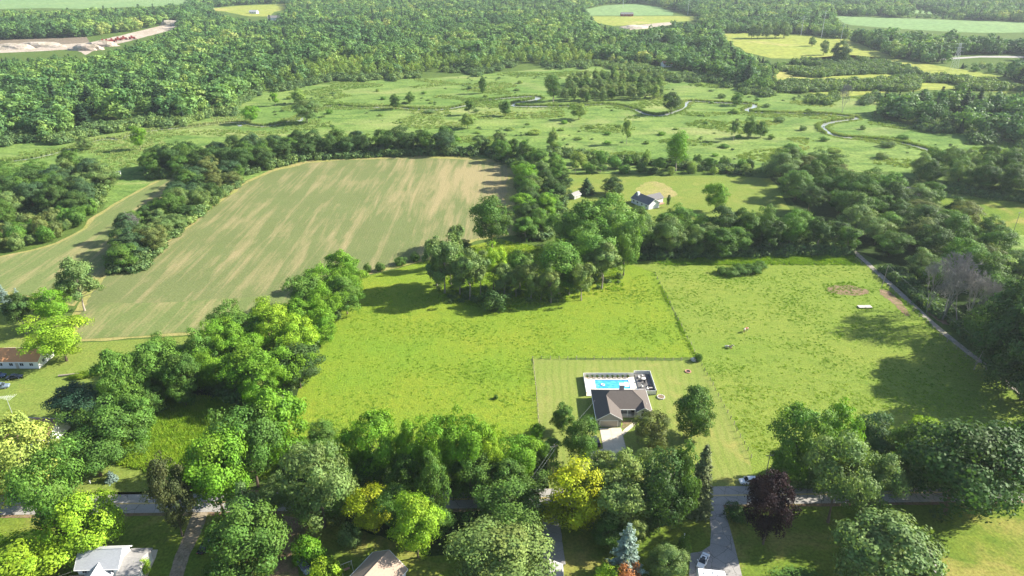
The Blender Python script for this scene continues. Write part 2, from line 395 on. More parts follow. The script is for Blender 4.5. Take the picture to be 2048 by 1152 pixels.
# crop fields
d = G(646, 424)-G(533, 561); ANG = math.atan2(d.y, d.x)
M['crop'] = crop_mat('crop_rows', math.pi/2-ANG, 1.15, (.092, .124, .042), (.28, .225, .118), .70, .53, dryspot=(*G(985, 375), 75))
M['headland'] = crop_mat('headland_rows', math.pi/2, 1.15, (.092, .134, .040), (.28, .23, .115), .68, .52)
M['strip'] = crop_mat('strip_rows', math.pi/2-ANG+.35, 1.15, (.094, .136, .042), (.28, .23, .115), .68, .52)
FIELD = [(146, 684), (300, 675), (400, 668), (530, 625), (660, 580), (740, 548), (860, 520), (950, 482), (1040, 468), (1042, 330), (1025, 322), (940, 313), (850, 310), (700, 314), (615, 320), (545, 338), (488, 364), (428, 408), (345, 470), (268, 543), (205, 550), (180, 575), (138, 640)]
sheet('field_margin', FIELD, M['margin'], .06, .8, 3)
def inset(pts, d):
    P = GP(pts); n = len(P); out = []
    ar = sum(P[i-1].x*P[i].y-P[i].x*P[i-1].y for i in range(n))
    for i in range(n):
        a, b, c = P[i-1], P[i], P[(i+1) % n]
        n1 = (b-a).normalized(); n2 = (c-b).normalized(); m = (n1+n2).normalized()
        q = Vector((-m.y, m.x, 0))*(d if ar > 0 else -d); out.append(b+q)
    return [(q.x, q.y) for q in out]
CROP = inset(FIELD, 2.6)
CROP = [(x, y-(5.0 if row(y) < 345 else 0)) if col(x, y) < 1000 else (x-6.0, y-(5.0 if row(y) < 345 else 0)) for x, y in CROP]
sheet('crop_field', CROP, M['crop'], .10, 1.6, 1.5, world=True)
sheet('crop_headland', [(152, 680), (300, 671), (400, 664), (530, 620), (655, 580), (640, 574), (500, 594), (330, 606), (210, 606), (168, 640)], M['headland'], .14, .8, 3)
STRIP = [(-60, 520), (0, 512), (60, 500), (110, 486), (165, 458), (182, 436), (240, 400), (300, 368), (335, 350), (382, 356), (370, 366), (320, 398), (290, 425), (235, 470), (235, 530), (195, 560), (150, 612), (95, 604), (0, 588), (-60, 580)]
sheet('field_margin', STRIP, M['margin'], .06, .8, 3)
sheet('strip_field', inset(STRIP, 2.2), M['strip'], .10, .8, 3, world=True)
sheet('strip_field', [(-60, 425), (0, 418), (40, 425), (45, 445), (0, 470), (-60, 480)], M['margin'], .08, .8, 3)
sheet('wild_meadow', [(205, 362), (330, 350), (300, 372), (240, 400), (205, 420), (212, 380)], M['marsh'], .05, 1, 3)
# pastures
sheet('pasture', [(560, 905), (580, 820), (605, 740), (665, 640), (715, 560), (860, 520), (900, 500), (1000, 478), (1100, 500), (1250, 525), (1310, 545), (1330, 590), (1395, 716), (1065, 718), (1080, 860), (1090, 905), (900, 915), (700, 920)], M['pasture'], .08, .8, 2.5)
sheet('grazed_pasture', [(1250, 528), (1310, 520), (1450, 512), (1700, 505), (1745, 540), (1800, 590), (1870, 650), (1950, 722), (2060, 812), (2150, 880), (2150, 950), (1900, 950), (1620, 965), (1580, 984), (1506, 984), (1498, 915), (1440, 800), (1395, 716), (1330, 590), (1310, 545)], M['pasture2'], .07, .6, 2.5)
sheet('side_pasture', [(1985, 470), (2060, 470), (2200, 560), (2200, 640), (2048, 560), (2000, 525)], M['marsh'], .06, 1, 3)
sheet('side_pasture', [(1850, 395), (2060, 398), (2200, 440), (2200, 560), (2060, 470), (1985, 470), (1930, 430)], M['lawn2'], .05, 1, 3)
# lawns
LAWN = [(1065, 719), (1398, 722), (1440, 795), (1500, 912), (1510, 982), (1100, 985), (1092, 900), (1078, 850)]
sheet('yard_lawn', LAWN, M['yard'], .12, .55, 1)
sheet('house_lawn', [(1105, 350), (1180, 347), (1300, 352), (1480, 352), (1545, 358), (1580, 420), (1480, 440), (1330, 450), (1260, 440), (1140, 420), (1110, 390)], M['lawn'], .09, 1, 3)
sheet('dry_grass_patch', [(1268, 375), (1285, 367), (1310, 364), (1335, 370), (1352, 382), (1356, 390), (1330, 396), (1300, 400), (1280, 392)], M['margin'], .12, 2.5, .8, smooth=2)
sheet('farm_lawn', [(-80, 600), (0, 606), (90, 612), (145, 640), (146, 688), (300, 678), (395, 672), (390, 700), (250, 730), (215, 800), (130, 850), (-80, 870)], M['lawn'], .09, .8, 3)
sheet('wild_patch', [(215, 800), (330, 790), (470, 800), (560, 850), (600, 905), (590, 960), (330, 960), (240, 940), (215, 880)], M['wild'], .07, 2.5, 1.0)
sheet('roadside_lawn', [(130, 960), (240, 925), (330, 940), (420, 985), (420, 1000), (130, 1000)], M['lawn'], .10, .5, 2)
sheet('front_lawn', [(-120, 1025), (300, 1024), (1000, 1014), (1440, 1006), (2200, 996), (2250, 1240), (1400, 1260), (-200, 1260)], M['lawn2'], .06, .3, 4)
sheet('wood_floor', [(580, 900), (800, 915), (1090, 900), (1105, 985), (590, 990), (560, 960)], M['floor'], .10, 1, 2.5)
sheet('shaded_ground', [(690, 1020), (1085, 1018), (1085, 1110), (960, 1120), (840, 1110), (760, 1075), (690, 1050)], M['floor'], .08, 1, 2)  # tree shade over the lawn, put in as a sheet of dark floor colour
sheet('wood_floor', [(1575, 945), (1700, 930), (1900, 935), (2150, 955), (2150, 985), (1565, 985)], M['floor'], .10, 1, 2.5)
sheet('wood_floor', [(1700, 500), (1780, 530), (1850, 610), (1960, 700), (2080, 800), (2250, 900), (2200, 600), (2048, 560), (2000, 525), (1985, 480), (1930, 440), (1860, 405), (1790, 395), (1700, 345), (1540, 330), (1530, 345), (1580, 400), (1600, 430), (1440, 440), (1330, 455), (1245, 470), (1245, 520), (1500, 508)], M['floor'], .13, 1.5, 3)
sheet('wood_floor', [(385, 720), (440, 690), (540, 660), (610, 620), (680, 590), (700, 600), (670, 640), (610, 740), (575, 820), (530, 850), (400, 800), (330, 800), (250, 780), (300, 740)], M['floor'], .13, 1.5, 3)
sheet('dirt_patch', [(1650, 574), (1685, 570), (1710, 574), (1742, 582), (1725, 590), (1690, 592), (1660, 588)], M['dirt'], .11, 1.6, .5, smooth=2)
sheet('dirt_patch', [(1755, 578), (1780, 580), (1800, 600), (1830, 632), (1815, 634), (1785, 605), (1758, 592)], M['dirt'], .11, 1.6, .5, smooth=1)
sheet('dirt_patch', [(1838, 598), (1860, 598), (1905, 630), (1915, 655), (1885, 652), (1850, 620)], M['dirt'], .16, 1.6, .5, smooth=1)
# gravel lane
LANE = chaikin(GP([(1690, 488), (1722, 515), (1760, 550), (1808, 594), (1856, 640), (1915, 690), (1975, 735), (2060, 800), (2160, 880)]), 2, False)
ribbon('gravel_lane', densify(LANE, 2, .2, False), 1.15, M['lane'], .17)
# road with paint
def road_y(x): return 132.35+(x+103)*.0195
RP = [Vector((x, road_y(x), 0)) for x in range(-260, 261, 4)]
ribbon('road_shoulder', densify(RP, 1.0, .25, False), 4.3, M['dirt'], .10)
ribbon('road', RP, 3.3, M['road'], .14)
ribbon('centre_line', RP, .07, M['yellow'], .148, offset=.14)
ribbon('centre_line', RP, .07, M['yellow'], .148, offset=-.14)
# driveways and paths
def slabs(name, px, mat, z, jit=.05): return sheet(name, px, mat, z, jit, 1.0)
slabs('driveway', [(1416, 1012), (1446, 1010), (1466, 1080), (1486, 1160), (1500, 1210), (1370, 1210), (1378, 1150), (1380, 1107), (1402, 1104), (1420, 1092), (1422, 1060)], M['drive'], .13)
slabs('side_driveway', [(1084, 1020), (1118, 1020), (1126, 1090), (1132, 1130), (1085, 1130), (1086, 1060)], M['drive'], .12, .3)
slabs('dirt_drive', [(385, 1022), (415, 1022), (408, 1050), (380, 1110), (360, 1180), (330, 1180), (352, 1110), (372, 1060)], M['dirtdrive'], .12, .4)
sheet('dirt_yard', [(560, 1030), (620, 1040), (600, 1075), (585, 1110), (600, 1150), (600, 1200), (520, 1200), (535, 1150), (530, 1110), (555, 1070)], M['dirt'], .11, 1, 2)
slabs('front_walk', [(300, 1100), (316, 1100), (312, 1115), (292, 1160), (276, 1160), (300, 1112)], M['concrete'], .12)
slabs('side_road', [(1848, 1075), (1870, 1120), (1890, 1160), (1860, 1160), (1838, 1110), (1828, 1080)], M['road'], .12)
# ------------------------------------------------------------------ river
RIV = [(2100, 345), (1960, 335), (1905, 322), (1860, 300), (1790, 283), (1720, 277), (1672, 274), (1650, 262), (1643, 252), (1660, 245), (1700, 240), (1718, 238), (1700, 233), (1640, 228), (1553, 227), (1499, 225), (1490, 219), (1512, 214), (1505, 208), (1450, 207), (1395, 203), (1372, 203), (1372, 216), (1345, 226), (1320, 233), (1290, 229), (1270, 219), (1235, 210), (1204, 208), (1150, 213), (1080, 214), (1020, 213), (1030, 206), (1075, 200), (1078, 194), (1040, 194), (954, 203), (925, 214), (879, 221), (821, 219), (787, 214), (740, 216), (708, 215), (674, 211), (640, 214), (605, 230), (580, 243), (535, 255), (495, 250), (480, 244), (440, 247), (390, 253), (342, 258), (294, 263), (256, 271), (240, 282), (222, 277), (190, 282), (154, 294), (100, 311), (40, 322), (-60, 330)]
RIVW = chaikin(GP(RIV), 3, False)
hw = [3.0+1.9*noise.noise(q*.02)+.9*noise.noise(q*.05) for q in RIVW]
hw = [w*(.55 if q.x < -120 else .55 if q.x > 290 else .8) for w, q in zip(hw, RIVW)]
ribbon('river', RIVW, hw, M['river'], .07)
sheet('river_pool', [(472, 246), (486, 240), (500, 242), (490, 250), (478, 254)], M['river'], .08, 1, 3, smooth=2)
sheet('river_pool', [(1352, 214), (1376, 208), (1378, 216), (1358, 222), (1345, 224)], M['river'], .08, 1, 3, smooth=2)
sheet('river_pool', [(590, 236), (604, 232), (608, 240), (596, 244)], M['river'], .08, 1, 3, smooth=2)
sheet('river_pool', [(1893, 318), (1908, 314), (1914, 324), (1900, 330)], M['river'], .08, 1, 3, smooth=2)

# ------------------------------------------------------------------ foliage meshes (shared between alike trees)
def leaf_mesh(name, pos, nrm, size, tint, mat, aspect=1.35):
    n = len(pos); rng = np.random.default_rng(n+int(abs(pos).sum()) % 997)
    nrm = nrm/np.linalg.norm(nrm, axis=1, keepdims=True)
    r = rng.normal(size=(n, 3)); t1 = np.cross(nrm, r); t1 /= np.linalg.norm(t1, axis=1, keepdims=True)+1e-9
    t2 = np.cross(nrm, t1); s = size[:, None]
    q = np.stack([pos+t1*s*.5*aspect, pos+t2*s*.5, pos-t1*s*.5*aspect, pos-t2*s*.5], axis=1).reshape(-1, 3)
    m = bpy.data.meshes.new(name); m.vertices.add(4*n); m.vertices.foreach_set('co', q.astype(np.float32).ravel())
    m.loops.add(4*n); m.loops.foreach_set('vertex_index', np.arange(4*n, dtype=np.int32))
    m.polygons.add(n); m.polygons.foreach_set('loop_start', np.arange(0, 4*n, 4, dtype=np.int32))
    m.polygons.foreach_set('loop_total', np.full(n, 4, dtype=np.int32)); m.update(calc_edges=True)
    a = m.attributes.new('tint', 'FLOAT_COLOR', 'FACE')
    a.data.foreach_set('color', np.concatenate([tint, np.ones((n, 1))], axis=1).astype(np.float32).ravel())
    m.materials.append(mat); return m

def crown_mesh(name, seed, H, R, cb, npuff, nleaf, leaf, shape='round', pr=(.24, .40), mat=None, lumps=.25, inner=.35, aspect=1.35, droop=0.0):
    rng = np.random.default_rng(seed); mat = mat or M['leaf']
    a = H*(1-cb)/2; zc = H*cb+a
    i = np.arange(npuff)+.5; ph = np.arccos(1-2*i/npuff); th = math.pi*(1+5**.5)*i
    u = np.stack([np.cos(th)*np.sin(ph), np.sin(th)*np.sin(ph), np.cos(ph)], 1)+rng.normal(size=(npuff, 3))*.18
    u /= np.linalg.norm(u, axis=1, keepdims=True)
    rad = np.where(rng.random(npuff) < inner, rng.uniform(.25, .6, npuff), rng.uniform(.62, .86, npuff))
    for k in range(npuff):
        rad[k] *= 1+lumps*noise.noise(Vector(u[k]*1.5)+Vector((seed*3.1, 0, 0)))*1.6
    prk = R*rng.uniform(pr[0], pr[1], npuff)
    zz = u[:, 2]
    prof = {'round': np.ones(npuff), 'oval': 1-.32*np.clip(zz, 0, 1)-.10*np.clip(-zz, 0, 1), 'vase': .80+.28*np.clip(zz+.3, -.6, .7),
            'cone': .62-.42*zz, 'column': np.full(npuff, .95)}[shape]
    c = np.stack([u[:, 0]*R*rad*prof, u[:, 1]*R*rad*prof, zc+zz*a*rad*1.0], 1)
    if shape != 'column' and npuff > 30:                       # gather most puffs on a few big limbs: uneven outline, gaps
        nl = int(rng.integers(9, 13)); th = np.arange(nl)*2.4+rng.uniform(0, 6.28)
        lz = rng.uniform(-.78, .55, nl); lz[0] = .66; lz[1] = .45
        lr = np.sqrt(np.clip(1-lz**2, 0, 1))*rng.uniform(.52, .72, nl); lr[0] *= .35
        pz = {'oval': 1-.30*np.clip(lz, 0, 1), 'vase': .9+.2*lz}.get(shape, np.ones(nl))
        lc = np.stack([np.cos(th)*lr*R*pz, np.sin(th)*lr*R*pz, zc+lz*a], 1); lR = R*rng.uniform(.30, .44, nl)
        own = rng.integers(0, nl, npuff); take = rng.random(npuff) < .55
        dd = rng.normal(size=(npuff, 3)); dd /= np.linalg.norm(dd, axis=1, keepdims=True); dd[:, 2] = np.abs(dd[:, 2])*.9-.15
        cc = lc[own]+dd*lR[own][:, None]*np.array([1, 1, min(1.1, a/R)])*rng.uniform(.55, 1.0, (npuff, 1))
        c = np.where(take[:, None], cc, c)
        u = c-np.array([0, 0, zc]); u = u*np.array([1, 1, R/a]); u /= np.linalg.norm(u, axis=1, keepdims=True)+1e-6
        prk = prk*1.0
    c[:, 2] = np.maximum(c[:, 2], H*cb*.8+prk*.5)
    w = prk**2; cnt = np.maximum(6, (nleaf*w/w.sum()).astype(int))
    P, N, S, T = [], [], [], []
    for k in range(npuff):
        n = cnt[k]; out = u[k]*np.array([1, 1, .8])
        d = rng.normal(size=(n, 3)); d /= np.linalg.norm(d, axis=1, keepdims=True)
        d = d+out*.55+np.array([0, 0, .25]); d /= np.linalg.norm(d, axis=1, keepdims=True)
        sh = np.where(rng.random(n) < .16, rng.uniform(1.0, 1.5, n), rng.uniform(.55, 1.08, n)**.6)
        pp = c[k]+d*sh[:, None]*prk[k]*np.array([1, 1, .82])
        if droop: pp[:, 2] -= droop*rng.random(n)**1.5*prk[k]*2.0
        P.append(pp); N.append(d+out*.4+rng.normal(size=(n, 3))*.42)
        S.append(leaf*rng.uniform(.6, 1.35, n))
        pt = rng.uniform(.78, 1.18); hue = rng.uniform(-.10, .10)
        lt = pt*rng.uniform(.78, 1.22, n); T.append(np.stack([lt*(1+hue), lt, lt*(1-hue*.5)], 1))
    return leaf_mesh(name, np.concatenate(P), np.concatenate(N), np.concatenate(S), np.concatenate(T), mat, aspect), c

def trunk_mesh(name, seed, H, R, cb, cents, mat, thick=.03, nl=9, forks=1):
    r = random.Random(seed); b = MB(); top = H*(cb+.62*(1-cb)); rr = H*thick*.5
    pts = [Vector((0, 0, -.2))]; n = 5
    for k in range(1, n+1):
        pts.append(Vector((r.uniform(-1, 1)*.04*R*k, r.uniform(-1, 1)*.04*R*k, top*k/n)))
    for k in range(n): b.tube(pts[k], pts[k+1], rr*(1.35 if k == 0 else 1-.16*k), rr*(1-.16*(k+1)), 7)
    order = sorted(range(len(cents)), key=lambda i: r.random())[:nl]
    for i in order:
        e = Vector(cents[i]); f = min(.95, max(.25, (e.z*.62)/top)); q = f*n; k = min(n-1, int(q))
        s = pts[k].lerp(pts[k+1], q-k); m = s.lerp(e, .55)+Vector((0, 0, -.06*H*r.random()))
        b.tube(s, m, rr*.42, rr*.25, 5); b.tube(m, e, rr*.25, rr*.08, 4)
    return b.mesh(name, mat)

def bare_mesh(name, seed, H, R, mat, depthn=6):
    r = random.Random(seed); b = MB()
    def grow(p, d, L, rad, k):
        e = p+d*L; b.tube(p, e, rad, rad*.68, 6 if k > 2 else 3)
        if k == 0: return
        for i in range(3 if k > 1 else 4):
            ax = Vector((r.gauss(0, 1), r.gauss(0, 1), r.gauss(.15, .6))).normalized()
            nd = (d+ax*r.uniform(.55, .95)+Vector((0, 0, .12))).normalized()
            grow(e if i else p.lerp(e, .9), nd, L*r.uniform(.6, .82), max(.022, rad*.60), k-1)
    for i in range(3):
        dd = Vector((r.uniform(-.4, .4), r.uniform(-.4, .4), 1)).normalized()
        grow(Vector((0, 0, -.1)), dd, H*.30, H*.011, depthn)
    z = max(v[2] for v in b.v); w = max(math.hypot(v[0], v[1]) for v in b.v)
    b.v = [(v[0]*R/w, v[1]*R/w, v[2]*H/z) for v in b.v]
    return b.mesh(name, mat)

def spruce_mesh(name, seed, H, R, cb, layers, mat, leaf=.5, droop=.35, power=.85, per=2.6):
    rng = np.random.default_rng(seed); P, N, S, T = [], [], [], []; cents = []
    for k in range(layers):
        f = (k+.5)/layers; z = H*(cb+(1-cb)*f); rr = R*(1-f)**power*rng.uniform(.88, 1.08)+.12
        nb = max(4, int(2*math.pi*rr/per*1.5)+3)
        for j in range(nb):
            th = 2*math.pi*(j+rng.random())/nb; L = rr*rng.uniform(.5, 1.18)
            n = int(14+L*24); q = rng.random(n)**.6; lt = rng.uniform(.8, 1.2)
            dx, dy = math.cos(th), math.sin(th)
            pos = np.stack([dx*L*q, dy*L*q, z-droop*L*q**1.3+.25*L*q**3], 1)+rng.normal(size=(n, 3))*np.array([.16, .16, .10])*(.6+.12*R)
            P.append(pos); N.append(np.stack([np.full(n, dx*.5), np.full(n, dy*.5), np.full(n, .8)], 1)+rng.normal(size=(n, 3))*.45)
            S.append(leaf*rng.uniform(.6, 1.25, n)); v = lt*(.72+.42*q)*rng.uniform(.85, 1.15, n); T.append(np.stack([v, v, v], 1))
            if j == 0 and k % 4 == 0: cents.append((dx*L*.6, dy*L*.6, z-.1*L))
    return leaf_mesh(name, np.concatenate(P), np.concatenate(N), np.concatenate(S), np.concatenate(T), mat, 1.7), cents

SPEC = {}
def spec(key, i, H, R, cb, cm, cents, bark, thick=.03, nl=9, kind='crown'):
    tm = trunk_mesh(key+'_trunk', 50+i, H, R, cb, cents, bark, thick, nl) if kind == 'crown' else None
    SPEC.setdefault(key, []).append((H, R, cb, cm, tm))
for i in range(4):
    cm, ce = crown_mesh('round_crown', 10+i, 15, 6, .05, 110, 15000, .30, pr=(.17, .30)); spec('round', i, 15, 6, .05, cm, ce, M['bark'])
for i in range(3):
    cm, ce = crown_mesh('oval_crown', 20+i, 15, 5, .05, 110, 14000, .29, 'oval', (.18, .30)); spec('oval', i, 15, 5, .05, cm, ce, M['bark'])
for i in range(4):
    cm, ce = crown_mesh('broken_crown', 30+i, 16, 6.5, .15, 96, 14000, .30, 'vase', (.16, .28), lumps=.55, inner=.25); spec('loose', i, 16, 6.5, .15, cm, ce, M['bark'])
for i in range(4):
    cm, ce = crown_mesh('airy_crown', 40+i, 15, 4.2, .22, 60, 9500, .27, 'oval', (.18, .32), lumps=.6, inner=.3, aspect=1.7, droop=.35); spec('airy', i, 15, 4.2, .22, cm, ce, M['palebark'], .028, 14)
for i in range(2):
    cm, ce = crown_mesh('column_crown', 60+i, 18, 3.2, .08, 54, 8500, .29, 'column', (.40, .62)); spec('column', i, 18, 3.2, .08, cm, ce, M['palebark'])
for i in range(4):
    cm, ce = crown_mesh('shrub_foliage', 70+i, 3.2, 2.4, 0, 26, 3400, .22, 'round', (.3, .5), lumps=.4); spec('shrub', i, 3.2, 2.4, 0, cm, ce, M['bark'], .03, 6)
for i in range(2):
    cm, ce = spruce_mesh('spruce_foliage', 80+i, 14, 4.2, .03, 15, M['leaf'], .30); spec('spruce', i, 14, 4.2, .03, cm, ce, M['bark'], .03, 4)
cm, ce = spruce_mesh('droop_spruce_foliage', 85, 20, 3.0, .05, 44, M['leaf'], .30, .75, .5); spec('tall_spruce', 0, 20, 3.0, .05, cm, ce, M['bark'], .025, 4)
for i in range(2): SPEC.setdefault('bare', []).append((11, 6, 0, None, bare_mesh('bare_branches', 90+i, 11, 6, M['deadwood'])))

COLR = {'dk': (.042, .082, .019), 'md': (.060, .117, .019), 'lt': (.075, .150, .022), 'br': (.098, .195, .014), 'yg': (.155, .245, .016), 'gold': (.215, .245, .010),
        'pale': (.20, .25, .055), 'gg': (.100, .155, .045), 'bl': (.044, .086, .034), 'pur': (.016, .0075, .010), 'spr': (.16, .215, .195), 'nsp': (.115, .14, .06),
        'wil': (.125, .175, .045), 'brn': (.055, .066, .022), 'mar': (.14, .205, .04), 'rust': (.26, .12, .05), 'grey': (.2, .2, .2), 'dkblu': (.028, .065, .032), 'olive': (.10, .125, .035)}
FOL = 1.5; trnd = random.Random(11); NT_ = [0]
ADJ = {'dk': 'dark green', 'md': 'mid green', 'lt': 'light green', 'br': 'bright green', 'yg': 'yellow-green', 'gg': 'grey-green', 'bl': 'blue-green', 'olive': 'olive', 'mar': 'pale yellow-green', 'wil': 'soft pale green', 'brn': 'brownish'}
NAMES = {'round': 'broadleaf_tree', 'oval': 'oval_tree', 'loose': 'spreading_tree', 'airy': 'slender_tree', 'column': 'poplar_tree', 'shrub': 'shrub', 'spruce': 'spruce_tree', 'tall_spruce': 'spruce_tree', 'bare': 'bare_tree'}
def plant(sp, X, Y, h, R, c, label, group=None, var=.12):
    H0, R0, cb, cm, tm = trnd.choice(SPEC[sp])
    shrub = sp == 'shrub'
    o = thing(NAMES[sp], label, 'shrub' if shrub else 'tree', (X, Y, 0.05), trnd.uniform(0, 6.28), group)
    o.scale = (R/R0, R/R0, h/H0)
    k = COLR[c] if isinstance(c, str) else c
    f = 1+trnd.uniform(-var, var); hs = trnd.uniform(-var, var)*.7
    f *= FOL; colr = (k[0]*f*(1+hs), k[1]*f, k[2]*f*(1-hs*.5), 1)
    if cm:
        q = link(bpy.data.objects.new('foliage' if shrub else 'crown', cm), o); q.color = colr
    if tm:
        q = link(bpy.data.objects.new('stem' if shrub else ('branches' if sp == 'bare' else 'trunk'), tm), o)
    NT_[0] += 1; return o
def T(sp, x, ytop, hb, w, c, label, group=None, var=.05):
    """tree from its place in the photo: crown column x, top row, height in m (base row when > 60, lowest crown row when negative), crown width in px"""
    H0, R0, cb = SPEC[sp][0][:3]; 
    def top_row(Y, h):
        zc = h*(1+cb)/2; a = h*(1-cb)/2*.92; R = 1.12*w/2*depth(Y, zc)/F; ph = math.atan2(CAMH-zc, Y)
        return row(Y, zc)-F/depth(Y, zc)*math.hypot(a*math.cos(ph), R*.9*math.sin(ph)), R, zc
    def bot_row(Y, h):
        zc = h*(1+cb)/2; a = h*(1-cb)/2*.92; R = 1.12*w/2*depth(Y, zc)/F; ph = math.atan2(CAMH-zc, Y)
        return row(Y, zc)+F/depth(Y, zc)*math.hypot(a*math.cos(ph), R*.9*math.sin(ph))
    def solve_Y(h):
        lo, hi = 80, 3000
        for _ in range(40):
            Y = (lo+hi)/2
            if top_row(Y, h)[0] > ytop: lo = Y
            else: hi = Y
        return Y
    if hb < 0:                                               # negative: lowest row of the crown
        l2, h2 = 3.0, 26.0
        for _ in range(30):
            h = (l2+h2)/2; Y = solve_Y(h)
            if bot_row(Y, h) < -hb: l2 = h
            else: h2 = h
    elif hb > 60:
        Y = G(1024, hb).y; lo, hi = .5, 45
        for _ in range(30):
            h = (lo+hi)/2
            if top_row(Y, h)[0] > ytop: lo = h
            else: hi = h
    else:
        h = hb; lo, hi = 80, 3000
        for _ in range(40):
            Y = (lo+hi)/2
            if top_row(Y, h)[0] > ytop: lo = Y
            else: hi = Y
    _, R, zc = top_row(Y, h)
    X = (x-1024)/F*depth(Y, zc)
    return plant(sp, X, Y, h, R, c, label, group, var)
def fill(poly, spacing, hr, rr, species, colors, label, group, seed, keep=None, maxn=999):
    r = random.Random(seed); W = [(q.x, q.y) for q in GP(poly)]
    xs = [q[0] for q in W]; ys = [q[1] for q in W]; pts = []
    for _ in range(int(40*(max(xs)-min(xs))*(max(ys)-min(ys))/spacing**2)+60):
        x, y = r.uniform(min(xs), max(xs)), r.uniform(min(ys), max(ys))
        if not inside(x, y, W) or (keep and not keep(x, y)): continue
        if all((x-a)**2+(y-b)**2 > spacing**2 for a, b in pts): pts.append((x, y))
        if len(pts) >= maxn: break
    for x, y in pts:
        sp = r.choice(species); h = r.uniform(*hr); k = r.choice(colors)
        lb = ADJ[k]+' '+label
        if len(label.split()) < 13 and hr[1] > 8:
            hq = (h-hr[0])/(hr[1]-hr[0]); sz = 'tall ' if hq > .67 else ('low ' if hq < .33 else '')
            lb = sz+({'loose': 'spreading ', 'round': 'rounded '}.get(sp, ''))+lb
        if sp == 'airy': lb = 'thin '+lb
        if sp == 'shrub' and 'bush' not in label and 'shrub' not in label: lb = lb.replace('tree', 'bush')
        plant(sp, x, y, h, r.uniform(*rr)*(h/((hr[0]+hr[1])/2))**.6, k, lb, group, .06)
    return len(pts)

# ---- single trees, from the front of the photograph backwards
T('round', 35, 838, -995, 135, 'pale', 'pale yellow-green leafy tree on the road verge beside the red-roofed cottage')
T('loose', 105, 910, -1078, 128, 'lt', 'spiky-topped green tree standing at the road edge behind a yellow-green maple', var=0)
T('round', 160, 984, -1117, 122, 'yg', 'bright yellow-green maple beside the white house with grey roofs')
T('round', 30, 1060, -1200, 165, 'yg', 'bright yellow-green maple over the porch of the white two-part house')
T('round', 157, 766, -850, 92, 'dkblu', 'dark blue-green conical tree behind the large spreading tree')
T('loose', 225, 800, -915, 130, 'md', 'large spreading green tree at the lawn above the road, upper half')
T('loose', 185, 848, -955, 130, 'md', 'large spreading green tree over the driveway of the red-roofed cottage')
T('loose', 270, 795, -890, 80, 'lt', 'green tree leaning over the wild patch of weeds')
T('oval', 232, 705, -830, 72, 'lt', 'tall light green tree beside the mown farm lawn')
T('round', 300, 682, -780, 92, 'lt', 'rounded light green tree at the edge of the mown farm lawn')
T('round', 362, 712, -800, 60, 'md', 'green tree between the farm lawn and the bright hedgerow')
T('loose', 340, 920, -1050, 82, 'brn', 'brownish dark tree pressed against a bright green maple by the road')
T('round', 430, 876, -1028, 122, 'br', 'tall bright green maple with yellow lower leaves beside the road', var=0)
T('loose', 498, 815, -958, 125, 'md', 'dark green tree at the south end of the bright hedgerow')
T('oval', 552, 772, -945, 105, 'br', 'yellow-green tree at the south end of the bright hedgerow')
T('airy', 515, 745, 12, 50, 'pale', 'silvery airy tree inside the bright hedgerow')
T('round', 635, 882, -1075, 130, 'gg', 'large grey-green tree leaning over the road')
T('round', 490, 1015, -1165, 150, 'md', 'deep green round tree beside the dirt drive', var=0)
T('airy', 488, 985, 16, 70, 'gg', 'grey-green airy treetop rising behind the deep green round tree')
T('round', 642, 842, 9, 62, 'md', 'small green tree where the pasture meets the roadside trees')
for i, (x, y, w, c) in enumerate([(756, 833, 100, 'br'), (826, 848, 66, 'br'), (882, 834, 84, 'br'), (942, 836, 80, 'br'), (980, 868, 56, 'yg'), (1042, 872, 84, 'br'), (700, 862, 60, 'br')]):
    T('loose', x, y, -958, w, c, 'bright green tree in the row between the pasture and the road', 'bright trees between pasture and road')
for i, (x, y, h, w) in enumerate([(808, 912, -1002, 76), (866, 920, -1034, 62), (942, 905, -998, 78), (1012, 922, -1010, 90), (735, 915, -985, 70), (690, 930, -1010, 60)]):
    T('round', x, y, h, w, 'md', 'darker green tree standing over the road in front of the bright row', 'darker trees standing over the road')
T('airy', 1096, 874, 11, 46, 'lt', 'loose light green tree at the utility pole by the yard lawn')
T('loose', 1022, 958, -1072, 138, 'md', 'green tree with flecked leaves behind a broad pale tree')
T('round', 745, 976, -1066, 84, (.19, .225, .010), 'small golden-yellow tree on the house side of the road')
T('round', 832, 1002, -1115, 92, 'yg', 'tree half yellow-green and half dark beside the tan-roofed house')
T('round', 1010, 1046, -1195, 178, 'wil', 'broad pale green willow-like tree beside the side driveway', var=0)
T('round', 1148, 930, -1058, 118, 'gold', 'large golden-yellow tree beside the road', var=0)
for x, y, w, q in ((1205, 905, 66, -985), (1250, 900, 70, -990), (1235, 945, 96, -1052), (1190, 950, 64, -1030)):
    T('airy', x, y, q, w, 'wil', 'soft grey-green willow beside the golden tree', 'soft willows beside the golden tree')
T('airy', 1270, 1035, 9, 44, 'wil', 'small drooping willow behind the blue spruce')
T('round', 1325, 912, -1052, 108, 'dk', 'dark green tree over the road beside the willows')
T('oval', 1368, 893, -1037, 62, 'md', 'green tree beside the tall narrow spruce')
T('airy', 1300, 900, 14, 60, 'gg', 'grey-green tree between the willows and the dark green tree')
T('round', 1220, 1030, 8, 66, 'md', 'small green tree in the shade behind the blue spruce')
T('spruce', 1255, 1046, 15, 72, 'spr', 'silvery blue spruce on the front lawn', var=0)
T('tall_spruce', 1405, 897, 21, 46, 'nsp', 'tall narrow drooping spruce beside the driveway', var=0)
T('round', 1335, 1085, 9, 68, 'gg', 'pale grey-green round tree on the lawn beside the parked trailer')
T('round', 1541, 953, -1084, 92, 'pur', 'dark purple-leaved maple beside the road', var=0)
T('loose', 1594, 815, -965, 106, 'lt', 'green tree with sunlit yellow edge at the corner of the yard lawn')
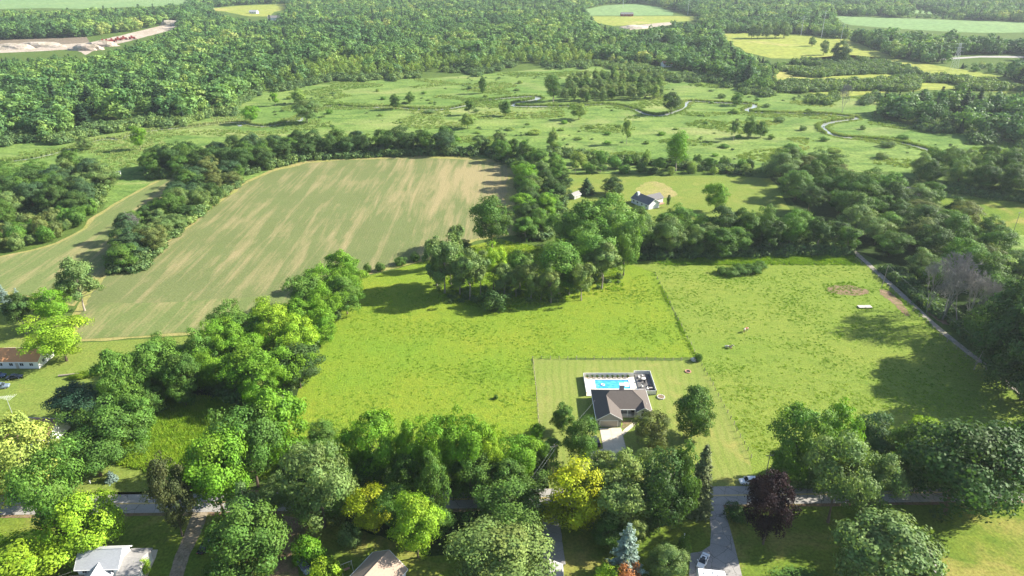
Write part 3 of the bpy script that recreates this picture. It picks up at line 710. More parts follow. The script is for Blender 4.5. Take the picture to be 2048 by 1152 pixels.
T('loose', 1680, 812, -935, 86, 'br', 'yellow-topped green tree rising behind the roadside trees')
T('round', 1747, 830, -928, 80, 'bl', 'blue-green tree in the roadside row')
T('round', 1803, 850, -948, 70, 'md', 'mid green tree in the roadside row beside a blue-green one')
T('oval', 1848, 832, -905, 62, 'yg', 'yellowish tree showing above the large dark roadside tree')
T('loose', 1680, 880, -1030, 130, 'gg', 'spreading grey-green tree leaning over the road')
T('loose', 1752, 905, -1028, 96, 'gg', 'grey-green tree over the road between two larger trees')
T('round', 1922, 842, -1068, 205, 'dk', 'huge dark green tree standing over the road', var=0)
T('round', 2040, 832, -1015, 110, 'dk', 'dark green tree at the end of the roadside row')
T('oval', 1778, 1028, -1205, 180, 'gg', 'tall grey-green tree in the middle of the front lawn', var=0)
# yard trees
T('oval', 1126, 805, 863, 40, 'md', 'small neat maple on the yard lawn beside the grey house')
T('round', 1159, 842, 930, 66, 'md', 'bushy green maple beside the concrete driveway')
T('round', 1306, 824, 897, 64, 'olive', 'round olive-green tree in front of the grey house porch')
T('oval', 1389, 774, 874, 72, 'md', 'full oval maple standing alone on the yard lawn', var=0)
T('shrub', 1074, 848, 874, 24, 'br', 'small bright bush at the corner of the yard lawn')
# grove in the pasture
T('round', 983, 398, 497, 76, 'md', 'tall single tree between the crop field and the grove', var=0)
for x, y, b, w, c in [(886, 470, 586, 66, 'gg'), (872, 490, 575, 50, 'gg'), (938, 500, 600, 56, 'gg'), (1008, 528, 592, 40, 'gg'), (1032, 535, 594, 30, 'wil'), (1063, 525, 602, 46, 'wil'), (1103, 538, 606, 46, 'wil'), (1165, 521, 601, 44, 'wil'), (1207, 486, 578, 62, 'gg'), (912, 445, 535, 30, 'gg'), (960, 505, 590, 40, 'gg'), (1082, 552, 600, 30, 'wil'), (900, 500, 570, 52, 'lt'), (918, 520, 590, 46, 'gg'), (1140, 510, 590, 50, 'lt'), (1040, 505, 575, 44, 'lt')]:
    T('airy', x, y, b, w, c, 'slender '+ADJ[c]+' tree with a bare trunk in the pasture grove', 'slender trees of the pasture grove')
T('loose', 986, 496, 580, 52, 'yg', 'yellow-green tree in the middle of the pasture grove')
T('column', 1120, 472, 588, 58, 'lt', 'tall pointed poplar with pale flecks in the pasture grove')
for x, y, h, w in ((1215, 400, -540, 116), (1165, 408, -515, 90), (1252, 440, -548, 66), (1185, 450, -545, 90), (1130, 425, -500, 70)):
    T('loose', x, y, h, w, (.088, .168, .028), ('broad' if w > 100 else 'narrow' if w < 75 else 'tall')+' dense light green tree at the back of the pasture grove', 'dense trees at the back of the grove')
T('shrub', 988, 586, 620, 48, 'dk', 'dark round bush at the front of the pasture grove')
T('round', 930, 480, 505, 28, 'md', 'small round tree at the corner of the crop field')
T('round', 1037, 438, 462, 18, 'md', 'tiny tree in the gap between field and grove')
for x, y, w in ((735, 530, 14), (760, 528, 16), (800, 515, 22), (830, 508, 16)):
    T('shrub', x, y, y+14, w, 'md', 'small bush on the fence line between crop field and pasture', 'bushes on the field fence line')
for x, y, w in ((1445, 534, 22), (1462, 537, 26), (1482, 535, 28), (1500, 528, 30), (1520, 524, 28), (1476, 529, 24), (1512, 534, 20)):
    T('shrub', x, y, y+13, w, 'md', 'low bush in the bramble thicket on the grazed pasture', 'bramble thicket on the grazed pasture')
# white house lawn
T('spruce', 1173, 356, 388, 36, 'bl', 'broad dark pine on the lawn of the white house')
T('round', 1225, 356, 390, 40, 'dk', 'round dark tree on the lawn of the white house')
T('round', 1218, 388, 410, 34, 'dk', 'low dark round tree with a rusty side near the white house')
T('round', 1433, 370, 424, 44, 'br', 'single bright green tree on the lawn of the white house')
T('column', 1337, 388, 415, 6, 'dk', 'thin dark cypress beside the white house')
# left field trees
T('airy', 150, 517, 622, 66, 'gg', 'scraggly half-bare tree at the edge of the crop field')
T('loose', 132, 562, 8, 46, 'olive', 'olive bush below the scraggly tree')
T('loose', 100, 583, 15, 66, 'br', 'bright green tree between the farmhouse and the crop field')
T('loose', 118, 632, 16, 112, 'yg', 'large yellow-green tree beside the orange-roofed farmhouse', var=0)
T('airy', 36, 588, 16, 52, 'dk', 'narrow dark tree behind the orange-roofed farmhouse')
T('spruce', 8, 570, 618, 26, 'spr', 'silvery spruce at the edge of the strip field, larger of two', var=0)
T('spruce', 37, 577, 624, 26, 'spr', 'silvery spruce half hidden behind a narrow dark tree', var=0)
T('bare', 262, 425, 480, 40, 'grey', 'bare grey branches rising from the hedgerow of the strip field')
# marsh singles
for sp, x, y, b, w, c, l in [('round', 1344, 187, 228, 34, 'dk', 'round dark tree on the river bend'), ('column', 1107, 146, 203, 26, 'md', 'tall columnar tree at the edge of the willow clump'),
    ('oval', 790, 188, 219, 20, 'md', 'dark small tree on the bank of the stream'), ('round', 820, 186, 207, 18, 'md', 'small tree a little beyond the dark tree on the stream bank'),
    ('airy', 938, 200, 230, 18, 'md', 'small green tree in the loop of the stream'), ('oval', 1010, 202, 232, 22, 'md', 'small green tree with a pale shrub at its foot in the marsh'),
    ('round', 935, 230, 257, 30, 'mar', 'yellow-green round willow in the marsh'), ('round', 1158, 210, 239, 34, 'mar', 'yellow-green round willow alone in the open marsh'),
    ('airy', 1255, 236, 288, 16, 'mar', 'thin pale tree in the open marsh'), ('oval', 965, 155, 187, 14, 'md', 'dark thin tree beside a reddish shrub in the marsh'),
    ('round', 500, 214, 247, 30, 'br', 'bright green willow beside the river pool'), ('round', 612, 202, 246, 48, 'gg', 'broad grey-green tree by the stream bend'),
    ('oval', 596, 178, 208, 26, 'mar', 'light green tree at the marsh edge by the wood'), ('airy', 548, 184, 212, 16, 'br', 'small bright tree at the marsh edge'),
    ('round', 168, 274, 300, 28, 'gg', 'round grey bush tree by the dark pool'), ('loose', 275, 255, 300, 30, 'br', 'pale bright tree by the stream'),
    ('airy', 1470, 240, 282, 16, 'gg', 'slim grey-green tree in the open marsh'), ('round', 1500, 236, 275, 28, 'md', 'bushy green tree in the open marsh'), ('round', 1523, 245, 275, 22, 'md', 'small bushy tree beside a larger one in the marsh'),
    ('round', 1475, 186, 211, 22, 'lt', 'light green bush tree near the upper stream'), ('bare', 1690, 168, 226, 32, 'grey', 'tall dead bare tree at the marsh edge'),
    ('column', 1356, 258, 342, 34, 'br', 'tall bright poplar at the marsh edge behind the lawn'), ('airy', 1105, 262, 300, 22, 'mar', 'pale small tree on the marsh side of the hedgerow'),
    ('bare', 1905, 508, 640, 130, 'grey', 'leafless grey tree beside the gravel lane'), ('bare', 1935, 535, 655, 110, 'grey', 'leafless grey tree standing behind the dirt strip of the lane'), ('bare', 1985, 560, 665, 90, 'grey', 'leafless grey tree half hidden among the lane trees'), ('bare', 1868, 520, 625, 90, 'grey', 'leafless grey tree with reaching twigs nearer the utility pole')]:
    T(sp, x, y, b, w, c, l)
for x, y, b, w in ((1518, 46, 77, 20), (1505, 50, 76, 14), (1535, 48, 77, 18), (1552, 46, 76, 18), (1570, 44, 76, 22)):
    T('round', x, y, b, w, 'gg', 'tree of the small clump standing in the far meadow', 'clump of trees in the far meadow')
for x, y, b, w, l in ((1625, 75, 92, 14, 'lone round tree in the far meadow'), (1650, 81, 110, 15, 'taller lone tree in the far meadow'), (1683, 85, 126, 36, 'big dark tree at the lower edge of the far meadow')):
    T('round', x, y, b, w, 'gg' if w < 30 else 'dk', l)
# small garden bushes
for sp, x, y, b, w, c, l in [('shrub', 617, 1078, 1122, 50, 'br', 'round bright bush beside the dirt yard'), ('shrub', 700, 1054, 1088, 38, 'gg', 'grey twiggy shrub on the shaded lawn'),
    ('shrub', 652, 1124, 1165, 52, 'yg', 'yellow-green shrub beside the parked blue-grey car'), ('shrub', 1256, 1132, 1170, 44, 'rust', 'rust-brown shrub at the foot of the blue spruce'),
    ('shrub', 1213, 1132, 1170, 42, 'yg', 'bright shrub beside the rust-brown one'), ('shrub', 1472, 1010, 1036, 38, 'dk', 'dark low bush at the driveway entrance'),
    ('shrub', 1368, 1080, 1115, 24, 'md', 'green bush at the corner of the driveway'), ('shrub', 1610, 1136, 1172, 90, 'md', 'spreading bush at the bottom of the sunny lawn'),
    ('shrub', 430, 1136, 1172, 60, 'md', 'green bush beside the dirt drive'), ('shrub', 285, 1118, 1145, 26, 'yg', 'bright bush beside the white house walk'),
    ('spruce', 221, 940, 962, 24, 'spr', 'small blue spruce under the large spreading tree'), ('shrub', 1398, 708, 722, 14, 'md', 'weedy bush at the fence corner'), ('shrub', 992, 791, 798, 9, 'md', 'single dark weed clump in the pasture')]:
    T(sp, x, y, b, w, c, l)

# ---- rows and woods of look-alike trees
MIX = ['dk', 'md', 'md', 'lt', 'bl']
cnt = {}
def lane_gap(x, y): return all((x-q.x)**2+(y-q.y)**2 > 9.5**2 for q in LANE) and not (1815 < col(x, y) < 1975 and 585 < row(y) < 690)
cnt['hedge'] = fill([(225, 540), (280, 540), (350, 472), (430, 408), (486, 364), (440, 352), (385, 372), (335, 420), (262, 470), (228, 510)], 9.5, (9, 14), (5, 7), ['round', 'loose', 'round', 'airy'], ['dk', 'md', 'bl', 'olive', 'gg', 'md'], 'tree in the hedgerow between crop field and strip field', 'hedgerow trees of the strip field', 1)
cnt['treeline'] = fill([(300, 356), (400, 358), (480, 352), (615, 318), (700, 312), (850, 309), (915, 311), (912, 299), (700, 298), (560, 308), (400, 325), (310, 330)], 9.8, (12, 17), (6, 8.4), ['round', 'loose'], ['dk', 'dk', 'md', 'bl', 'dk'], 'tree in the line at the far end of the crop field', 'treeline at the far end of the crop field', 2)
cnt['clump'] = fill([(-40, 462), (60, 446), (150, 436), (210, 402), (212, 352), (170, 345), (60, 368), (-40, 385)], 12, (12, 16), (6.4, 8.6), ['round', 'loose', 'round'], ['dk', 'md', 'bl', 'md', 'gg'], 'tree in the clump beyond the strip field', 'clump of trees beyond the strip field', 3)
cnt['bush'] = fill([(-20, 512), (100, 484), (160, 450), (195, 425), (130, 440), (60, 455), (-20, 478)], 5.5, (4, 8), (2.6, 4.2), ['shrub', 'shrub', 'loose'], ['lt', 'md', 'olive', 'gg'], 'bushy shrub at the foot of the tree clump by the strip field', 'shrubs along the strip field', 4)
cnt['fieldright'] = fill([(1045, 480), (1095, 480), (1118, 440), (1130, 400), (1115, 350), (1050, 318), (1000, 303), (955, 303), (1038, 340), (1045, 400)], 10.5, (9, 16), (5, 7.4), ['round', 'loose', 'airy'], ['md', 'lt', 'dk', 'gg', 'br'], 'tree in the hedgerow from the crop field to the white house', 'hedgerow trees near the white house', 5)
cnt['toprow'] = fill([(1245, 520), (1700, 510), (1690, 490), (1440, 472), (1330, 476), (1250, 480)], 9.5, (13, 18), (5.2, 7.4), ['round', 'airy', 'loose', 'oval'], ['md', 'lt', 'gg', 'md', 'dk'], 'tree in the row above the grazed pasture near the white house', 'row of trees above the grazed pasture', 6)
cnt['lanewood'] = fill([(1705, 500), (1755, 535), (1830, 600), (1905, 655), (1975, 710), (2060, 775), (2230, 900), (2200, 620), (2048, 562), (1995, 525), (1975, 480), (1925, 445), (1860, 412), (1800, 408), (1740, 385), (1690, 358), (1640, 340), (1545, 335), (1535, 346), (1575, 390), (1605, 430), (1690, 455)], 13.0, (11, 17), (6.8, 9.4), ['round', 'loose', 'round'], ['dk', 'md', 'olive', 'gg', 'md', 'lt'], 'tree in the wood along the gravel lane', 'trees of the wood along the gravel lane', 7, lane_gap)
cnt['eastrow'] = fill([(1830, 376), (1900, 384), (2080, 408), (2080, 355), (1950, 342), (1880, 343), (1840, 350)], 12, (14, 18), (6, 8), ['round', 'loose'], ['dk', 'gg', 'md'], 'large tree in the row behind the dark-roofed house', 'large trees behind the dark-roofed house', 8)
cnt['willows'] = fill([(1125, 204), (1190, 206), (1250, 202), (1322, 197), (1322, 168), (1240, 152), (1140, 168)], 8.5, (8, 13), (3, 4.6), ['airy', 'oval', 'loose'], ['mar', 'gg', 'wil', 'md'], 'willow in the clump in the middle of the marsh', 'willow clump in the marsh', 9)
cnt['lawnedge'] = fill([(1145, 346), (1300, 350), (1500, 350), (1500, 338), (1400, 328), (1300, 326), (1150, 326)], 7.5, (3.5, 8), (2.4, 4.4), ['shrub', 'shrub', 'round', 'airy'], ['md', 'lt', 'mar', 'dk'], 'tree between the white house lawn and the marsh', 'bushes between lawn and marsh', 10)
cnt['bright'] = fill([(400, 780), (470, 800), (545, 835), (590, 790), (630, 725), (690, 645), (715, 605), (690, 600), (615, 630), (545, 680), (445, 700), (395, 730)], 8.4, (13, 18), (5.8, 7.6), ['loose', 'round', 'loose'], ['br', 'br', 'br', 'yg', 'lt'], 'tree in the hedgerow beside the pasture', 'bright hedgerow trees beside the pasture', 11)
for x, y, b, w in ((2030, 600, 755, 120), (2075, 640, 800, 140), (2120, 700, 860, 150), (2060, 560, 720, 120)):
    T('round', x, y, b, w, 'dk', 'tall dark tree overhanging the shaded end of the gravel lane', 'tall trees overhanging the gravel lane')
cnt['farmbelt'] = fill([(215, 840), (300, 830), (400, 815), (395, 745), (330, 740), (250, 770)], 8.5, (9, 13), (4.6, 6.4), ['round', 'loose'], ['md', 'lt', 'md', 'dk'], 'tree in the belt between farm lawn and wild patch', 'belt of trees between farm lawn and wild patch', 21)
cnt['southrow'] = fill([(540, 1026), (680, 1026), (1062, 1024), (1062, 1050), (900, 1085), (860, 1095), (700, 1050), (540, 1045)], 9, (8, 14), (4, 5.6), ['round', 'loose'], ['md', 'dk', 'lt', 'gg'], 'tree on the house side of the shaded road', 'trees on the house side of the road', 22)
T('oval', 684, 502, 17, 58, 'br', 'tallest tree at the far end of the bright hedgerow')
T('round', 594, 690, 15, 95, 'dk', 'dark grey-green tree within the bright hedgerow')
cnt['road'] = fill([(570, 940), (700, 950), (1000, 962), (1090, 962), (1090, 945), (900, 925), (700, 925), (590, 915)], 7, (6, 10), (2.8, 4), ['loose', 'shrub'], ['br', 'lt', 'md'], 'understorey tree among the roadside row', 'understorey of the roadside row', 12)
cnt['rowright'] = fill([(1560, 945), (2100, 945), (2100, 968), (1560, 968)], 9, (9, 13), (4, 5.5), ['round', 'loose'], ['dk', 'md', 'lt'], 'lower tree in the roadside row by the grazed pasture', 'lower trees in the roadside row', 13)
cnt['marshbush'] = fill([(880, 300), (980, 305), (1200, 318), (1360, 330), (1480, 300), (1480, 270), (1250, 250), (1050, 245), (940, 255)], 22, (1.0, 2.6), (1.8, 4.4), ['shrub'], ['mar', 'lt', 'br', 'mar'], 'rounded bush scattered in the open marsh', 'bushes scattered in the marsh', 14)
cnt['marshbush2'] = fill([(560, 200), (720, 180), (900, 172), (1090, 160), (1100, 200), (900, 235), (640, 240)], 40, (1.2, 3.5), (2, 4.6), ['shrub'], ['gg', 'lt', 'mar'], 'small bush beyond the stream near the wood', 'bushes beyond the stream', 15)
cnt['marshbush3'] = fill([(1400, 170), (1500, 190), (1700, 235), (1900, 300), (2060, 330), (2060, 360), (1800, 320), (1560, 300), (1400, 250)], 30, (1.2, 4), (2, 4.8), ['shrub'], ['gg', 'lt', 'mar'], 'bush on the marsh beside the winding stream', 'bushes beside the winding stream', 16)
print('TREES', NT_[0], cnt)

# ------------------------------------------------------------------ uncountable cover: far woods, scrub, reeds, weeds
def source(name, meshes):
    c = bpy.data.collections.new(name)
    for i, ms in enumerate(meshes):
        o = bpy.data.objects.new('%s_%02d' % (name, i), ms); c.objects.link(o)
    return c
def scatter(name, pts, scl, src, nsrc, seed, label, cat, tilt=0.0):
    r = np.random.default_rng(seed); n = len(pts)
    m = bpy.data.meshes.new(name); m.from_pydata([tuple(p) for p in pts], [], [])
    a = m.attributes.new('scl', 'FLOAT_VECTOR', 'POINT'); a.data.foreach_set('vector', np.asarray(scl, np.float32).ravel())
    a = m.attributes.new('idx', 'INT', 'POINT'); a.data.foreach_set('value', r.integers(0, nsrc, n).astype(np.int32))
    rot = np.stack([r.normal(0, tilt, n), r.normal(0, tilt, n), r.uniform(0, 6.28, n)], 1) if tilt else np.stack([np.zeros(n), np.zeros(n), r.uniform(0, 6.28, n)], 1)
    a = m.attributes.new('rot', 'FLOAT_VECTOR', 'POINT'); a.data.foreach_set('vector', rot.astype(np.float32).ravel())
    o = link(bpy.data.objects.new(name, m)); o['kind'] = 'stuff'; o['label'] = label; o['category'] = cat
    ng = bpy.data.node_groups.new(name+'_nodes', 'GeometryNodeTree')
    ng.interface.new_socket('Geometry', in_out='INPUT', socket_type='NodeSocketGeometry')
    ng.interface.new_socket('Geometry', in_out='OUTPUT', socket_type='NodeSocketGeometry')
    N, L = ng.nodes, ng.links
    gi, go = N.new('NodeGroupInput'), N.new('NodeGroupOutput')
    ip = N.new('GeometryNodeInstanceOnPoints'); ci = N.new('GeometryNodeCollectionInfo')
    ci.inputs['Collection'].default_value = src; ci.inputs['Separate Children'].default_value = True; ci.inputs['Reset Children'].default_value = True
    def attr(nm, dt):
        q = N.new('GeometryNodeInputNamedAttribute'); q.data_type = dt; q.inputs['Name'].default_value = nm; return q.outputs['Attribute']
    ip.inputs['Pick Instance'].default_value = True
    L.new(gi.outputs[0], ip.inputs['Points']); L.new(ci.outputs[0], ip.inputs['Instance'])
    L.new(attr('idx', 'INT'), ip.inputs['Instance Index']); L.new(attr('rot', 'FLOAT_VECTOR'), ip.inputs['Rotation'])
    L.new(attr('scl', 'FLOAT_VECTOR'), ip.inputs['Scale']); L.new(ip.outputs[0], go.inputs[0])
    md = o.modifiers.new('scatter', 'NODES'); md.node_group = ng
    return o
def far_tree(name, i, mat, shape='round', nl=620, leaf=1.15, H=15, R=5.6, cb=.05):
    return crown_mesh(name, 200+i, H, R, cb, 22, nl, leaf, shape, (.30, .50), mat=mat, lumps=.45, inner=.2)[0]
SRC_F = source('woodland_tree', [spruce_mesh('woodland_conifer', 300, 17, 3.6, .02, 12, M['coniferleaf'], .8)[0]]+[far_tree('woodland_crown', i, M['farleaf'], ['round', 'vase', 'oval'][i % 3]) for i in range(6)])
SRC_W = source('willow_tree', [far_tree('willow_crown', 20+i, M['willowleaf'], 'oval', 500, .95, 15, 4.6) for i in range(3)])
SRC_S = source('scrub_bush', [far_tree('scrub_leaves', 30+i, M['scrubleaf'], 'round', 330, .75, 3.4, 3.2, 0) for i in range(3)])
def tuft(i, mat, n=16, h=1.0, w=.5, lean=.35, bw=.06):
    r = random.Random(i); v, f = [], []
    for k in range(n):
        a = r.uniform(0, 6.28); d = w*math.sqrt(r.random()); x, y = d*math.cos(a), d*math.sin(a)
        la = r.uniform(0, 6.28); hh = h*r.uniform(.6, 1.1); L = lean*hh*r.random(); b = bw*r.uniform(.7, 1.4); ba = r.uniform(0, 3.14)
        n0 = len(v); v += [(x-b*math.cos(ba), y-b*math.sin(ba), 0), (x+b*math.cos(ba), y+b*math.sin(ba), 0), (x+L*math.cos(la), y+L*math.sin(la), hh)]; f.append((n0, n0+1, n0+2))
    m = bpy.data.meshes.new('tuft'); m.from_pydata(v, [], f); m.update(); m.materials.append(mat)
    a = m.attributes.new('tint', 'FLOAT_COLOR', 'FACE')
    for q in a.data: z = r.uniform(.75, 1.25); q.color = (z, z, z, 1)
    return m
SRC_R = source('reed_tuft', [tuft(i, M['reedleaf'], 26, 1.0, .9, .25, .16) for i in range(3)])
SRC_G = source('weed_tuft', [tuft(10+i, M['weedleaf'], 22, 1.0, .9, .8, .16) for i in range(4)])

rng = random.Random(5)
CLEAR = [[(1425, 68), (1500, 66), (1620, 70), (1700, 80), (1790, 116), (1700, 124), (1620, 122), (1540, 120), (1490, 106), (1460, 88)],
         [(1170, 18), (1210, 10), (1270, 7), (1320, 12), (1360, 24), (1400, 34), (1400, 44), (1345, 49), (1290, 60), (1255, 62), (1200, 54), (1180, 40)],
         [(1655, 30), (1750, 34), (2080, 45), (2080, 76), (1960, 76), (1800, 68), (1700, 58)], [(1810, 19), (1850, 20), (1950, 30), (1820, 28)],
         [(-120, -8), (390, -5), (400, 4), (340, 13), (170, 20), (-120, 22)], [(405, 18), (470, 11), (570, 7), (580, 14), (560, 40), (520, 44), (440, 26)],
         [(-60, 82), (175, 74), (270, 62), (340, 45), (370, 40), (355, 58), (290, 86), (200, 112), (170, 118), (150, 112), (-60, 116)],
         [(1590, 116), (1790, 116), (1990, 150), (2060, 170), (2060, 190), (1900, 178), (1760, 186), (1660, 196), (1600, 184), (1540, 160)],
         [(1270, 134), (1330, 132), (1395, 148), (1380, 168), (1310, 164), (1275, 150)], [(1840, 112), (2060, 108), (2060, 122), (1900, 128)]]
FOREST_EDGE = [(-100, 292), (140, 280), (220, 266), (300, 250), (400, 240), (470, 228), (478, 204), (560, 176), (700, 160), (870, 150), (930, 142), (1084, 134), (1187, 130), (1272, 142), (1380, 160), (1490, 178), (1560, 195), (1660, 206), (1752, 196), (1752, 236), (1800, 252), (2160, 312)]
def edge_row(x):
    for (a, b), (c, d) in zip(FOREST_EDGE, FOREST_EDGE[1:]):
        if a <= x <= c: return b+(d-b)*(x-a)/(c-a+1e-9)
    return 200
def edge_at(x, px): return edge_row(min(2150, max(-99, px)))+15*noise.noise(Vector((px*.013, 2, 0)))+9*noise.noise(Vector((px*.05, 5, 0)))-4
pts, scl, wp, ws, sp_, ss = [], [], [], [], [], []
Y = 430.0
while Y < 3300:
    st = 9.6 if Y < 1200 else (11 if Y < 1900 else 13.5)
    X = -.86*Y-80
    while X < .86*Y+80:
        x, y = X+rng.uniform(-.42, .42)*st, Y+rng.uniform(-.42, .42)*st
        px, py = col(x, y), row(y); X += st
        if py > edge_at(x, px): continue
        if any(inside(px, py, c) for c in CLEAR): continue
        if any(inside(px, row(y, 9), c) or inside(px, row(y, 16), c) for c in CLEAR):      # low growth in front of the clearings
            if not any(inside(px, row(y, 5), c) for c in CLEAR): k = rng.uniform(.25, .42); pts.append((x, y, 0)); scl.append((k*1.5, k*1.5, k))
            continue
        nz = noise.noise(Vector((x*.006, y*.006, 3)))
        if noise.noise(Vector((x*.011, y*.008, 21))) > .36 and rng.random() < .8: continue
        if py < -40 and rng.random() < .3: continue
        d = edge_at(x, px)-py
        h = rng.uniform(11, 19)*(1+.30*nz)
        if 540 < px < 1180 and d < 30+14*noise.noise(Vector((px*.012, 9, 0))) and rng.random() < .85:
            wp.append((x, y, 0)); k = rng.uniform(.55, .95); ws.append((k*rng.uniform(.7, 1.1), k*rng.uniform(.7, 1.1), k))
        elif 1500 < px < 1760 and d < 45 or d < 5 or (px < 540 and d < 22 and noise.noise(Vector((x*.02, y*.02, 4))) > .1):
            if rng.random() < .7: k = rng.uniform(.4, .75); pts.append((x, y, 0)); scl.append((k, k, k*1.05))
        else:
            k = h/15*(1.25 if rng.random() < .12 else 1); q = k*rng.choice((.75, 1.0, 1.2, 1.35, 1.6))*rng.uniform(.9, 1.1); pts.append((x, y, 0)); scl.append((q, q, k))
    Y += st*.92
scatter('far_woodland', pts, scl, SRC_F, 7, 1, 'continuous broadleaf woodland covering the land beyond the marsh', 'woodland')
scatter('willow_thicket', wp, ws, SRC_W, 3, 2, 'band of pale yellow-green willows along the edge of the far woodland', 'thicket')
print('FOREST', len(pts), len(wp))
SCRUB = [(1590, 124), (1700, 118), (1760, 124), (1850, 150), (1990, 166), (2060, 184), (1900, 180), (1760, 190), (1660, 206), (1560, 190), (1540, 150)]
W = [(q.x, q.y) for q in GP(SCRUB)]; xs = [q[0] for q in W]; ys = [q[1] for q in W]; sp_, ss = [], []
for _ in range(5200):
    x, y = rng.uniform(min(xs), max(xs)), rng.uniform(min(ys), max(ys))
    if inside(x, y, W) and noise.noise(Vector((x*.016, y*.02, 1))) > -.04:
        k = rng.uniform(.6, 1.5); sp_.append((x, y, 0)); ss.append((k, k, k*rng.uniform(.8, 1.3)))
W = [(q.x, q.y) for q in GP(MARSH)]; xs = [q[0] for q in W]; ys = [q[1] for q in W]
for _ in range(9000):
    x, y = rng.uniform(min(xs), max(xs)), rng.uniform(min(ys), max(ys))
    if inside(x, y, W) and noise.noise(Vector((x*.012, y*.016, 7)))+rng.gauss(0, .3) > .60:
        k = rng.uniform(.12, .45); sp_.append((x, y, 0)); ss.append((k*1.3, k*1.3, k*.8))
for _ in range(5200):                                        # ragged bushes along the foot of the far woodland
    px = rng.uniform(-80, 2120); py = edge_at(0, px)+rng.uniform(-6, 7)
    if noise.noise(Vector((px*.02, 3.3, 0))) > -.25: q = G(px, py); k = rng.uniform(.35, 1.3); sp_.append((q.x, q.y, 0)); ss.append((k, k, k*rng.uniform(.7, 1.3)))
scatter('scrub', sp_, ss, SRC_S, 3, 3, 'low scrub spreading between the marsh and the far meadows', 'scrub')
up, us = [], []
for poly, n, k0, k1 in (([(225, 545), (280, 545), (350, 476), (430, 410), (486, 366), (440, 352), (385, 372), (335, 420), (262, 470), (228, 510)], 700, .45, 1.0), ([(300, 358), (400, 360), (480, 354), (615, 320), (850, 311), (950, 313), (950, 301), (700, 299), (560, 309), (400, 326), (310, 332)], 1100, .5, 1.2),
        ([(1040, 480), (1095, 480), (1118, 440), (1130, 400), (1115, 350), (1050, 318), (1000, 303), (955, 303), (1034, 340), (1040, 400)], 800, .4, 1.1), ([(1245, 520), (1700, 510), (1690, 490), (1440, 472), (1330, 476), (1250, 480)], 800, .4, 1.0),
        ([(400, 785), (470, 805), (540, 830), (570, 795), (605, 728), (660, 648), (690, 612), (680, 606), (615, 635), (545, 685), (445, 705), (395, 735)], 300, .5, 1.1), ([(570, 950), (700, 958), (1000, 966), (1090, 966), (1090, 945), (900, 925), (700, 922), (580, 912)], 420, .35, .8),
        ([(1540, 950), (2120, 945), (2120, 972), (1540, 972)], 500, .35, .9), ([(860, 560), (900, 610), (1000, 612), (1180, 600), (1250, 560), (1240, 520), (1150, 560), (960, 580)], 70, .2, .5), ([(1760, 540), (1830, 600), (1980, 715), (2100, 800), (2100, 780), (1990, 690), (1850, 590), (1790, 540)], 260, .3, .8),
        ([(-40, 465), (60, 449), (150, 439), (210, 405), (212, 352), (170, 345), (60, 368), (-40, 385)], 500, .5, 1.1), ([(1830, 378), (1900, 386), (2080, 410), (2080, 395), (1950, 378)], 220, .4, .9), ([(1060, 308), (1500, 352), (1500, 338), (1300, 324), (1100, 300)], 420, .3, .9)):
    W2 = [(q.x, q.y) for q in GP(poly)]; x2 = [q[0] for q in W2]; y2 = [q[1] for q in W2]; c = 0
    for _ in range(n*12):
        x, y = rng.uniform(min(x2), max(x2)), rng.uniform(min(y2), max(y2))
        if inside(x, y, W2): k = rng.uniform(k0, k1); up.append((x, y, 0)); us.append((k, k, k*rng.uniform(.8, 1.3))); c += 1
        if c >= n: break
scatter('undergrowth', up, us, SRC_S, 3, 8, 'leafy undergrowth filling the hedgerows and wood edges', 'undergrowth')
# reeds along both banks of the river and in pale drifts
rp, rs = [], []
for i in range(len(RIVW)-1):
    a, b = RIVW[i], RIVW[i+1]; L = (b-a).length; n = Vector((-(b-a).y, (b-a).x, 0)).normalized()
    for k in range(int(L*2.4)):
        for s in (-1, 1):
            q = a.lerp(b, rng.random())+n*s*(hw[i]+.2+abs(rng.gauss(0, 1.3))); z = rng.uniform(1.3, 2.4) if n.y*s > 0 else rng.uniform(.35, 1.0)
            rp.append((q.x, q.y, .02)); rs.append((1.2, 1.2, z))
for _ in range(60000):
    x, y = rng.uniform(min(xs), max(xs)), rng.uniform(min(ys), max(ys))
    if inside(x, y, W) and noise.noise(Vector((x*.02, y*.028, 11))) > .12:
        z = rng.uniform(.5, 1.2); rp.append((x, y, .02)); rs.append((1.5, 1.5, z))
scatter('reeds', rp, rs, SRC_R, 3, 4, 'reeds and tall sedge along the winding stream and over the marsh', 'reeds')
# rough grass and weeds of the pastures
gp, gs = [], []
def weeds(poly, n, thr, zr, ks, seed):
    W = [(q.x, q.y) for q in GP(poly)]; xs = [q[0] for q in W]; ys = [q[1] for q in W]; r = random.Random(seed)
    for _ in range(n):
        x, y = r.uniform(min(xs), max(xs)), r.uniform(min(ys), max(ys))
        if inside(x, y, W) and noise.noise(Vector((x*.05, y*.07, seed)))+.5*noise.noise(Vector((x*.25, y*.25, seed)))+r.gauss(0, .45) > thr:
            k = r.uniform(*ks); gp.append((x, y, .05)); gs.append((k, k, r.uniform(*zr)))
weeds([(615, 890), (640, 760), (700, 650), (735, 560), (900, 600), (1150, 620), (1300, 540), (1390, 715), (1065, 718), (1080, 880)], 30000, .40, (.08, .28), (.25, .7), 1)
weeds([(1310, 530), (1700, 510), (1800, 600), (1950, 730), (2060, 820), (2060, 930), (1560, 930), (1500, 900), (1395, 716)], 30000, .40, (.08, .28), (.25, .7), 2)
weeds([(1300, 512), (1700, 505), (1720, 530), (1500, 530), (1310, 530)], 5000, -.2, (.4, .9), (.5, 1.0), 3)
